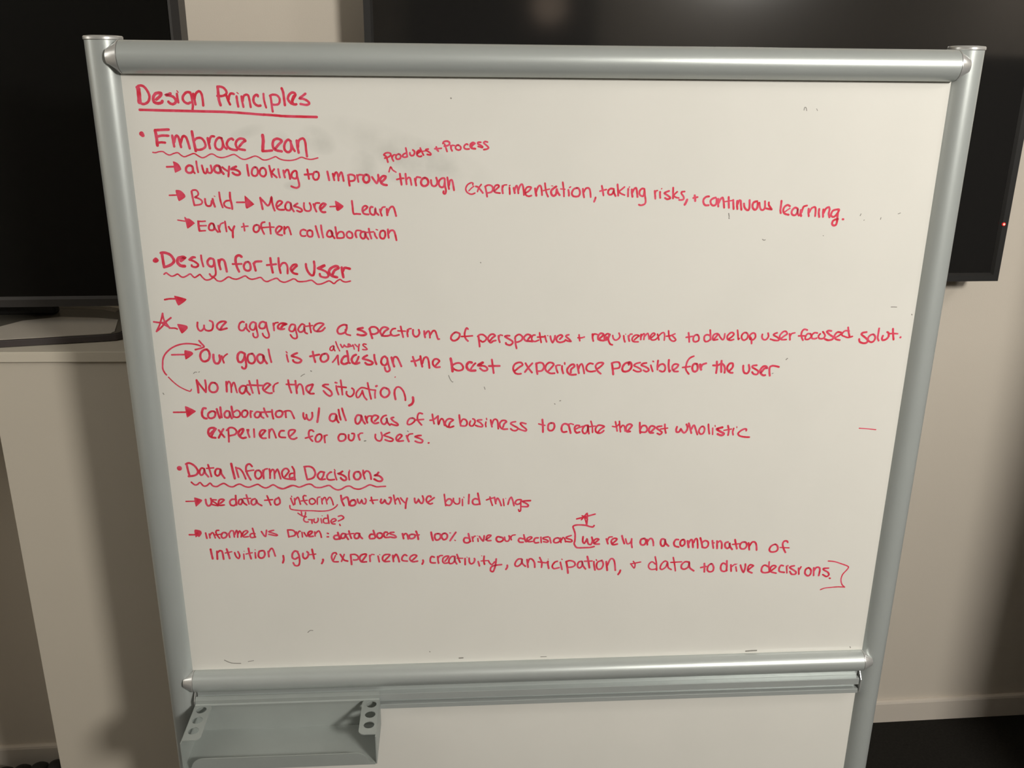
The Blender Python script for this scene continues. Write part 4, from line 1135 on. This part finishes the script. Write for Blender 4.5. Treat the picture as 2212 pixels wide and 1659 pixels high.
('we rely on a combination of, bracketed passage with a small star over it', """15 3538 1601 3578 1611 3634 1626 3693 1643
14 3583 1630 3612 1614 3630 1594
14 3578 1592 3600 1620 3625 1651 3628 1601 3626 1547
12 3603 1614 3616 1576 3623 1547
16 3689 1535 3678 1522 3649 1527 3615 1539 3557 1544 3523 1540 3509 1527 3519 1495 3529 1457 3529 1399 3524 1367 3535 1341 3553 1326 3611 1325 3663 1326 3697 1334
17 3598 1430 3597 1385 3612 1368 3628 1397 3634 1406 3644 1364 3667 1354 3681 1389 3673 1424
17 3699 1366 3729 1394 3732 1404 3712 1407 3692 1389 3699 1360 3740 1357
16 3799 1405 3815 1357
14 3808 1379 3821 1418 3849 1423
17 3858 1362 3891 1397 3873 1409 3850 1398 3843 1372 3859 1347 3896 1353
18 3933 1431 3943 1395 3957 1356
15 3966 1401 3980 1356 4003 1358 4019 1387
16 4018 1400 4019 1355 4026 1316
18 4123 1400 4100 1391 4095 1359 4109 1339 4132 1342 4145 1371 4134 1397 4123 1400
16 4152 1390 4158 1338
16 4159 1371 4175 1396 4193 1396 4206 1369 4211 1330
18 4298 1391 4278 1389 4271 1356 4282 1327 4302 1326 4311 1362 4307 1391 4318 1349 4343 1322
18 4424 1382 4403 1382 4388 1353 4399 1321 4432 1310
18 4465 1381 4445 1365 4445 1333 4463 1319 4482 1338 4480 1371 4465 1381
20 4507 1367 4520 1305
18 4515 1337 4532 1376 4548 1369 4558 1304
16 4561 1349 4573 1384 4587 1384 4596 1342 4600 1296
18 4616 1393 4631 1347 4641 1302
17 4634 1347 4659 1366 4687 1352 4689 1317 4670 1297 4641 1302
17 4724 1364 4729 1332 4738 1292
9 4740 1348 4742 1338
17 4765 1360 4771 1288
17 4772 1344 4792 1360 4808 1336 4811 1287
18 4863 1348 4840 1339 4841 1303 4860 1286 4879 1302 4876 1341 4885 1302 4905 1275
18 4922 1369 4933 1327 4946 1281
14 4904 1324 4974 1329
17 5008 1344 4982 1338 4970 1306 4984 1280 5014 1279 5029 1305 5024 1334 5008 1344
18 5044 1334 5057 1268
17 5056 1304 5073 1339 5097 1342 5114 1316 5122 1263
17 5283 1315 5249 1299 5235 1267 5249 1243 5285 1242 5307 1258 5306 1291 5283 1315
17 5391 1331 5381 1345 5357 1342 5348 1316 5358 1277 5381 1233
12 5328 1283 5409 1277"""),
('Intuition, gut, experience, creativity, anticipation, + data to drive decisions., last written line', """18 478 1390 482 1345 487 1301
17 528 1369 525 1297
17 530 1357 553 1375 571 1362 576 1295
17 609 1389 619 1342 626 1300
13 595 1352 648 1363
15 672 1353 680 1318 700 1298 711 1327 700 1362
14 745 1338 744 1291
7 749 1365 751 1364
17 788 1391 792 1344 802 1293
13 764 1338 815 1349
15 840 1349 840 1298
8 840 1377 843 1375
17 896 1366 873 1357 865 1316 880 1297 905 1303 919 1334 912 1363 896 1366
16 948 1358 950 1308
15 950 1346 972 1383 988 1376 1003 1313
17 1069 1314 1071 1279 1061 1247
17 1191 1349 1169 1356 1148 1334 1143 1296 1164 1280 1190 1295
16 1185 1352 1200 1314 1201 1250 1188 1218 1160 1219 1148 1245
17 1234 1332 1232 1300 1248 1281 1271 1299 1279 1331 1268 1347
17 1311 1368 1317 1323 1323 1279
13 1289 1318 1339 1323
17 1395 1270 1397 1258 1384 1232
17 1398 1270 1394 1251 1385 1232
16 1512 1318 1504 1331 1482 1325 1469 1294 1478 1255 1494 1245 1522 1245
12 1484 1262 1503 1306
17 1543 1314 1558 1285 1573 1259 1601 1249
14 1576 1313 1563 1279 1550 1247
17 1629 1302 1632 1251 1633 1216
16 1629 1309 1665 1311 1692 1288 1686 1263 1657 1257 1652 1260
17 1724 1249 1760 1302 1744 1312 1715 1300 1703 1269 1718 1239 1758 1238
16 1788 1298 1790 1241
13 1790 1285 1805 1307 1825 1304
15 1858 1290 1866 1235
7 1870 1306 1875 1301
16 1916 1250 1957 1297 1934 1304 1906 1295 1894 1263 1910 1237 1952 1237
17 1982 1293 1986 1235
17 1987 1267 2008 1302 2024 1279 2034 1231
16 2100 1287 2081 1297 2060 1272 2062 1243 2102 1235
16 2141 1238 2182 1281 2160 1294 2131 1276 2125 1251 2147 1228 2189 1233
17 2235 1241 2237 1225 2228 1203
16 2331 1267 2309 1274 2297 1248 2302 1216 2339 1212
16 2360 1272 2362 1240 2367 1208
15 2362 1253 2377 1278 2400 1281
15 2421 1225 2453 1270 2433 1274 2408 1258 2402 1226 2416 1206 2444 1209
16 2507 1268 2479 1269 2456 1237 2458 1205 2484 1204 2504 1230 2504 1262 2507 1223 2521 1197
16 2524 1287 2536 1248 2549 1212
12 2524 1252 2573 1250
16 2592 1247 2593 1188
7 2607 1261 2611 1259
16 2627 1249 2629 1213 2644 1194 2666 1206 2675 1232 2672 1245
16 2704 1215 2715 1172
7 2732 1270 2736 1269
16 2755 1265 2752 1223 2758 1187
12 2729 1220 2792 1222
14 2792 1219 2804 1196 2821 1182 2844 1208
16 2858 1236 2853 1188 2844 1143 2830 1113 2810 1124 2813 1153 2838 1172 2904 1180
17 2953 1172 2953 1153 2942 1133
16 3073 1231 3045 1228 3022 1196 3022 1167 3045 1160 3074 1188 3079 1231 3082 1188 3109 1158
16 3122 1223 3132 1148
16 3129 1187 3142 1226 3165 1225 3186 1192 3190 1146
16 3231 1239 3250 1190 3248 1144
14 3218 1198 3288 1186
14 3291 1189 3303 1198
16 3303 1201 3303 1172 3311 1132
7 3303 1223 3306 1221
16 3384 1199 3361 1190 3341 1155 3356 1128 3400 1137
16 3410 1189 3417 1156 3426 1119
10 3421 1220 3425 1214
18 3462 1187 3472 1135 3479 1082
16 3459 1194 3493 1203 3529 1189 3538 1159 3513 1140 3478 1138
16 3589 1194 3567 1184 3559 1149 3577 1128 3600 1151 3598 1193 3608 1151 3630 1117
18 3642 1238 3653 1189 3664 1129
14 3618 1193 3685 1194
16 3700 1187 3704 1148 3713 1105
11 3720 1206 3725 1197
16 3764 1195 3732 1180 3725 1141 3741 1111 3770 1120 3783 1159 3772 1195 3764 1195
18 3808 1184 3820 1099
16 3818 1145 3842 1206 3865 1209 3881 1176 3891 1097
18 3935 1096 3930 1076 3918 1056
13 4022 1158 4054 1115 4061 1151 4044 1181
13 4022 1156 4066 1164 4109 1173
14 4233 1221 4248 1155 4254 1088
14 4240 1148 4209 1172 4184 1150 4183 1117 4208 1096 4254 1102
15 4345 1165 4321 1176 4293 1147 4284 1107 4302 1094 4333 1119 4345 1159 4354 1112 4382 1091
14 4392 1210 4408 1144 4420 1077
14 4374 1161 4468 1165
17 4534 1160 4498 1164 4471 1135 4473 1102 4500 1092 4531 1114 4537 1160 4543 1107 4582 1073
17 4671 1143 4675 1103 4677 1060
15 4641 1103 4688 1113
17 4730 1138 4706 1116 4703 1076 4725 1059 4751 1068 4756 1101 4743 1131 4730 1138
17 4868 1164 4872 1111 4873 1065
17 4868 1125 4837 1142 4819 1113 4825 1073 4850 1059 4876 1068
17 4907 1123 4915 1060
14 4914 1103 4939 1126 4951 1126
14 4953 1102 4963 1059
6 4959 1132 4963 1130
17 4993 1118 5009 1074 5027 1047 5037 1093 5036 1127
17 5064 1066 5091 1092 5108 1108 5083 1119 5064 1099 5065 1059 5102 1038
14 5246 1144 5249 1094 5258 1041
17 5246 1094 5209 1112 5187 1089 5188 1049 5216 1036 5252 1041
17 5280 1060 5307 1086 5309 1099 5287 1106 5265 1087 5269 1047 5319 1029
17 5376 1101 5355 1105 5342 1078 5349 1045 5392 1035
14 5406 1097 5417 1029
9 5417 1106 5420 1096
17 5475 1098 5446 1092 5438 1079 5474 1055 5498 1034 5491 1014 5461 1015 5442 1042
16 5517 1073 5526 1013
16 5522 1053 5537 1086
17 5607 1074 5582 1058 5581 1018 5608 994 5630 1010 5631 1050 5607 1074
16 5653 1073 5661 996
17 5659 1043 5676 1076 5704 1072 5711 1041 5707 994
16 5786 1066 5744 1064 5746 1050 5785 1026 5798 999 5778 982 5743 1003
16 5808 965 5814 963"""),
('closing bracket at the end of the last line', """12 5776 1137 5832 1130 5896 1107 5950 1085 5967 1069 5953 1041 5925 1002 5915 961 5918 928 5933 893 5958 869
11 5958 869 5895 874 5817 869 5775 864 5740 850"""),
('faint short dash near the right edge', """9 5884 2390 5940 2385 6029 2375"""),
('SPECKS', """11 2514 4997 2516 4996
6 5119 4933 5122 4952 5133 4949 5139 4929
5 5213 4943 5221 4930
8 4619 4173 4625 4148
10 4624 4138 4626 4136
7 4902 3974 4913 3967 4924 3970
8 2726 3800 2728 3798
6 2472 2894 2486 2859 2501 2839 2508 2841
6 2755 2793 2762 2773
6 493 2932 504 2943 519 2943
6 533 2943 540 2946
6 1316 2899 1331 2911 1346 2918
8 1394 2944 1401 2941
10 1787 2343 1798 2345
8 5194 2997 5205 3008
7 6004 3430 6027 3430 6050 3429
9 6183 3368 6186 3364
6 5950 4170 5967 4177
8 3323 2643 3327 2639
8 3364 2667 3372 2669
7 5092 2879 5099 2883
6 5377 4002 5381 4001
6 5651 4155 5656 4170
6 5685 4120 5688 4123
6 5816 4127 5818 4141
14 5124 230 5179 233 5222 234
12 2534 249 2567 250
7 3260 236 3310 236
9 6090 243 6096 233
8 2135 2425 2142 2420
7 243 2774 249 2763
8 494 301 551 270 630 263
6 695 279 743 287
7 1227 558 1248 577 1271 576
8 2274 326 2278 323"""),
]
def catmull(P, n):
    if len(P) < 3: return P[:]
    closed = P[0] == P[-1]
    Q = ([P[-2]] if closed else [P[0]]) + P + ([P[1]] if closed else [P[-1]])
    out = []
    for i in range(1, len(Q)-2):
        a, b, c, d = Q[i-1:i+3]
        for k in range(n):
            t = k/n
            out.append(tuple(.5*((2*b[j])+(-a[j]+c[j])*t+(2*a[j]-5*b[j]+4*c[j]-d[j])*t*t+(-a[j]+3*b[j]-3*c[j]+d[j])*t**3) for j in (0, 1)))
    out.append(P[-1])
    return out
def ribbon(bm, P, wd, y):
    pts = [Vector(p) for p in catmull(P, 4)]
    q = [pts[0]]
    for p in pts[1:]:
        if (p-q[-1]).length > 0.0003: q.append(p)
    r = wd/2
    if len(q) == 1:
        c = q[0]; bm.faces.new([bm.verts.new((c.x+math.cos(k*math.pi/6)*r, y, c.y+math.sin(k*math.pi/6)*r)) for k in range(12)]); return
    L, Rr = [], []
    n = len(q)
    for i, p in enumerate(q):
        d0 = (q[i]-q[i-1]).normalized() if i else (q[1]-q[0]).normalized()
        d1 = (q[i+1]-q[i]).normalized() if i < n-1 else d0
        t = d0+d1
        t = d1 if t.length < 0.2 else t.normalized()
        nn = Vector((-t.y, t.x)); c = max(0.72, nn.dot(Vector((-d1.y, d1.x))))
        taper = 1.0 + 0.05*math.sin(i*1.7+p.x*400)
        k = r*taper/c
        L.append(bm.verts.new((p.x+nn.x*k, y, p.y+nn.y*k))); Rr.append(bm.verts.new((p.x-nn.x*k, y, p.y-nn.y*k)))
    for i in range(n-1): bm.faces.new((L[i], L[i+1], Rr[i+1], Rr[i]))
    for (a, b, p, dr) in ((L[0], Rr[0], q[0], (q[0]-q[1]).normalized()), (Rr[-1], L[-1], q[-1], (q[-1]-q[-2]).normalized())):
        va = Vector((a.co.x, a.co.z))-p
        fan = [a]
        ang0 = math.atan2(va.y, va.x); angm = math.atan2(dr.y, dr.x)
        da = (angm-ang0+math.pi) % (2*math.pi)-math.pi
        for k in range(1, 6):
            an = ang0+2*da*k/6
            fan.append(bm.verts.new((p.x+math.cos(an)*r, y, p.y+math.sin(an)*r)))
        fan.append(b)
        bm.faces.new(fan)
def ink_object(text, rows, m, parent, depth0=0.00006):
    bm = bmesh.new(); y = -depth0
    for ln in rows.split('\n'):
        v = [int(a) for a in ln.split()]
        P = [(v[i]*0.0002-0.5, v[i+1]*0.0002+0.7) for i in range(1, len(v), 2)]
        y -= 0.0000012
        if v[0] == 0:
            bm.faces.new([bm.verts.new((p[0], y, p[1])) for p in catmull(P+[P[0]], 3)[:-1]])
        else:
            ribbon(bm, P, v[0]*0.0002, y)
    for f in bm.faces:
        f.normal_update()
        if f.normal.y > 0: f.normal_flip()
    me = bpy.data.meshes.new('handwriting'); bm.to_mesh(me); bm.free(); me.materials.append(m)
    return me
for i, (text, rows) in enumerate(INK):
    speck = text == 'SPECKS'
    me = ink_object(text, rows, M_speck if speck else M_ink, panel, 0.00006+0.00001*(i % 3))
    o = bpy.data.objects.new('marker_specks' if speck else 'handwriting', me); link(o, panel)
    if speck: o['kind'] = 'stuff'; o['label'] = 'tiny leftover specks of old dark marker'
    else: o['label'] = 'red marker: ' + text
# ------------------------------------------------------------------ marker tray hooked onto the track
TL, TRr, TB, TF, TZ0, TZ1 = -0.4535, -0.1345, -0.0175, -0.1165, 0.628, 0.683
ty = empty('marker_tray', ORG, RZ, 'grey folded metal marker tray hooked under the lower left of the whiteboard', 'tray')
box('tray_floor', TL, TRr, TF, TB, TZ0, TZ0+0.0015, M_tray, ty)
prism('back_plate', [(TB, TZ0), (TB, 0.6905), (-0.0125, 0.6940), (-0.0125, 0.6955), (TB-0.0022, 0.6920), (TB-0.0022, 0.6850), (TB-0.0045, 0.6835), (TB-0.0045, 0.6820), (TB-0.0016, 0.6820), (TB-0.0016, TZ0)], TL, TRr, M_tray, ty, axis='x')
# front lip with one rounded upper corner at each end
lip = [(TL+0.004, TZ0), (TRr-0.002, TZ0), (TRr-0.0030, TZ0+0.004), (TRr-0.012, TZ0+0.005)]
for k in range(7):
    a = math.radians(10+k*80/6); lip.append((TRr-0.034+0.020*math.cos(a), TZ0+0.006+0.018*math.sin(a)))
for k in range(7):
    a = math.radians(90+k*80/6); lip.append((TL+0.034+0.020*math.cos(a), TZ0+0.006+0.018*math.sin(a)))
lip += [(TL+0.012, TZ0+0.005)]
prism('front_lip', lip, TF-0.0015, TF, M_tray, ty, axis='y')
def holed_flap(x0, x1, name, flip):
    """horizontal flap with rounded free corners and three round holes, 1.5 mm sheet"""
    y0, y1 = -0.110, -0.0195
    rr = 0.010
    holes = [(-0.0334), (-0.0600), (-0.0867)]
    cx = (x0+x1)/2 + (0.0015 if flip else -0.0015)*-1; hr = 0.0090
    outer = []
    def arc(cx_, cy_, a0, a1):
        for k in range(7):
            a = math.radians(a0+(a1-a0)*k/6); outer.append((cx_+rr*math.cos(a), cy_+rr*math.sin(a)))
    if not flip:      # hinge on the right edge, free edge on the left
        outer += [(x1, y0)]; outer += [(x1, y1)]
        arc(x0+rr, y1-rr, 90, 180); arc(x0+rr, y0+rr, 180, 270)
    else:
        outer += [(x0, y1)]; outer += [(x0, y0)]
        arc(x1-rr, y0+rr, 270, 360); arc(x1-rr, y1-rr, 0, 90)
    bm = bmesh.new()
    def loop(pts): 
        vs = [bm.verts.new((p[0], p[1], TZ1)) for p in pts]
        return [bm.edges.new((vs[i], vs[(i+1) % len(vs)])) for i in range(len(vs))]
    es = loop(outer)
    for hy in holes:
        es += loop([(cx+hr*math.cos(2*math.pi*k/28), hy+hr*math.sin(2*math.pi*k/28)) for k in range(28)])
    bmesh.ops.triangle_fill(bm, use_beauty=True, use_dissolve=False, edges=es)
    o = build(name, bm, M_tray, ty)
    s = o.modifiers.new('thick', 'SOLIDIFY'); s.thickness = 0.0015; s.offset = 0.0
    return o
holed_flap(TRr-0.0295, TRr, 'pen_hole_flap', False)
holed_flap(TL, TL+0.0295, 'pen_hole_flap', True)
for xs in (TL, TRr):
    prism('side_wall', [(TB, TZ0), (TF, TZ0), (TF, TZ1), (TB, TZ1)], xs-0.0008, xs+0.0008, M_tray, ty, axis='x')
# ------------------------------------------------------------------ wall television at the right
def frame_piece(name, quads, m, parent):
    bm = bmesh.new()
    for q in quads:
        bm.faces.new([bm.verts.new(p) for p in q])
    bmesh.ops.remove_doubles(bm, verts=bm.verts[:], dist=1e-6)
    return build(name, bm, m, parent)
tv = empty('television', (0.588, 1.965, 1.2899), 0, 'large wall-mounted black flat screen television behind the right of the whiteboard', 'television')
W2, HT, BZ = 0.7026, 0.81, 0.0183
def tv_frame(parent, w2, h, bz, depth, m, slope=0.006):
    """bevelled bezel: outer lip, slope down to the recessed glass; four mitred sides"""
    out = [(-w2, 0), (w2, 0), (w2, h), (-w2, h)]; inn = [(-w2+bz, bz), (w2-bz, bz), (w2-bz, h-bz), (-w2+bz, h-bz)]
    mid = [(-w2+bz*0.72, bz*0.72), (w2-bz*0.72, bz*0.72), (w2-bz*0.72, h-bz*0.72), (-w2+bz*0.72, h-bz*0.72)]
    for i in range(4):
        j = (i+1) % 4
        P = lambda q, y: (q[0], y, q[1])
        frame_piece('frame_side', [
            (P(out[i], 0), P(out[j], 0), P(mid[j], 0), P(mid[i], 0)),
            (P(mid[i], 0), P(mid[j], 0), P(inn[j], slope), P(inn[i], slope)),
            (P(out[j], 0), P(out[i], 0), P(out[i], depth), P(out[j], depth)),
            (P(inn[i], slope), P(inn[j], slope), P(inn[j], depth), P(inn[i], depth)),
            (P(out[i], depth), P(inn[i], depth), P(inn[j], depth), P(out[j], depth))], m, parent)
tv_frame(tv, W2, HT, BZ, 0.045, M_bezel)
box('screen', -W2+BZ-0.001, W2-BZ+0.001, 0.0062, 0.012, BZ-0.001, HT-BZ+0.001, M_screen, tv)
box('rear_shell', -W2+0.02, W2-0.02, 0.0130, 0.052, 0.02, HT-0.02, M_black, tv, bevel=0.008)
box('wall_bracket', -0.25, 0.25, 0.052, YW-1.965-0.0005, 0.2, 0.6, M_black, tv)
led = cyl('indicator_light', 'y', (0.6917, -0.0016, 0.1292), (0.6917, 0.001, 0.1292), 0.0040, M_led, tv, 20)
cyl('light_core', 'y', (0.6917, -0.0024, 0.1292), (0.6917, -0.0012, 0.1292), 0.0023, M_ledc, led, 16)
led['label'] = 'glowing red standby light'
# ------------------------------------------------------------------ cabinet on the left with the second television
cb = empty('cabinet', (-0.5, 1.62, 0.0), math.radians(-2.6), 'white laminate cabinet standing behind the left post of the whiteboard', 'cabinet')
# local x = world x + 0.5
box('body', -0.2795, 0.30, 0.006, 0.40, 0.0, 1.2395, M_cab, cb, bevel=0.001)
box('top_slab', -0.86, 0.31, 0.0, 0.41, 1.2405, 1.2595, M_cabtop, cb, bevel=0.0008)
box('leg_panel', -0.855, -0.835, 0.02, 0.40, 0.0, 1.2405, M_cab, cb, bevel=0.001)
ZT = 1.2605
t2 = empty('television', (-0.891, 1.76, ZT), 0, 'black flat screen television on a dark pedestal stand, on the white cabinet', 'television')
h0 = 0.0475
def shift_frame(parent, w2, h, bz, depth, m, z):
    n0 = set(bpy.data.objects)
    tv_frame(parent, w2, h, bz, depth, m, slope=0.004)
    for o in set(bpy.data.objects)-n0: o.location.z = z
shift_frame(t2, 0.475, 0.575, 0.0190, 0.048, M_bezel2, h0)
box('screen', -0.455, 0.455, 0.0042, 0.010, h0+0.0180, h0+0.575-0.0180, M_screen2, t2)
box('rear_shell', -0.46, 0.46, 0.011, 0.050, h0+0.01, h0+0.56, M_black, t2, bevel=0.006)
# pedestal: neck and a bowed base with a pale patch imitating a reflection, and fine ridges
neck = box('stand_neck', -0.165, 0.165, 0.074, 0.100, 0.0130, h0+0.10, M_black, t2, bevel=0.004)
box('neck_mount', -0.12, 0.12, 0.050, 0.074, h0+0.04, h0+0.09, M_black, neck)
def mirror(pts): return pts+[(-x, y) for x, y in reversed(pts)]
R_ = [(0.0, -0.126), (0.133, -0.1035), (0.30, -0.0755), (0.322, -0.070), (0.331, -0.060), (0.332, -0.045), (0.300, 0.075), (0.283, 0.112), (0.25, 0.136), (0.18, 0.155), (0.08, 0.165), (0.0, 0.168)]
base = prism('stand_base', mirror(R_[:])[:-1][:len(R_)*2-1], 0.0, 0.012, M_stand_edge, t2, bevel=0.0015)
R2 = [(0.0, -0.122), (0.133, -0.0995), (0.30, -0.0715), (0.318, -0.0665), (0.326, -0.058), (0.327, -0.045), (0.296, 0.073), (0.279, 0.109), (0.247, 0.132), (0.178, 0.151), (0.08, 0.161), (0.0, 0.164)]
prism('stand_top', mirror(R2)[:-1], 0.0121, 0.0127, M_stand, base)
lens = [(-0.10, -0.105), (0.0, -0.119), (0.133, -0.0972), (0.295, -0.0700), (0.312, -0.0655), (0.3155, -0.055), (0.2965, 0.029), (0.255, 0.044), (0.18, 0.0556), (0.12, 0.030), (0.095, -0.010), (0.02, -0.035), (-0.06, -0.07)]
prism('reflection_patch', lens, 0.0127, 0.0133, M_sheen_ridge, base)
for k in range(4):
    bm = bmesh.new(); dy = -0.006*k
    pts = [(x, y+dy, 0.0133) for x, y in ((0.10, 0.142), (0.14, 0.1425), (0.18, 0.1405), (0.22, 0.134), (0.25, 0.123), (0.275, 0.105))]
    tube(bm, pts, 0.0008, 6)
    build('base_ridge', bm, M_sheen_ridge, base, smooth=True)
# ------------------------------------------------------------------ ribbed black hose on the floor along the wall at far left
bm = bmesh.new(); rr = []
L0 = Vector((-1.30, 1.949, 0.034)); L1 = Vector((-0.86, 2.012, 0.034)); dv = (L1-L0); ln = dv.length; dv.normalize()
sd = dv.cross(Vector((0, 0, 1))).normalized(); up = Vector((0, 0, 1))
N = 11*10
for i in range(N+1):
    t = i/N; ph = math.sin(math.pi*((t*11) % 1.0)); r = 0.0225+0.0105*math.sqrt(max(0, ph))
    c = L0+dv*ln*t
    rr.append([tuple(c+sd*math.cos(2*math.pi*k/20)*r+up*math.sin(2*math.pi*k/20)*r) for k in range(20)])
rings(bm, rr)
hose = build('ribbed_hose', bm, M_black, None, smooth=True)
hose['label'] = 'black ribbed hose lying on the carpet by the wall left of the white cabinet'; hose['category'] = 'hose'
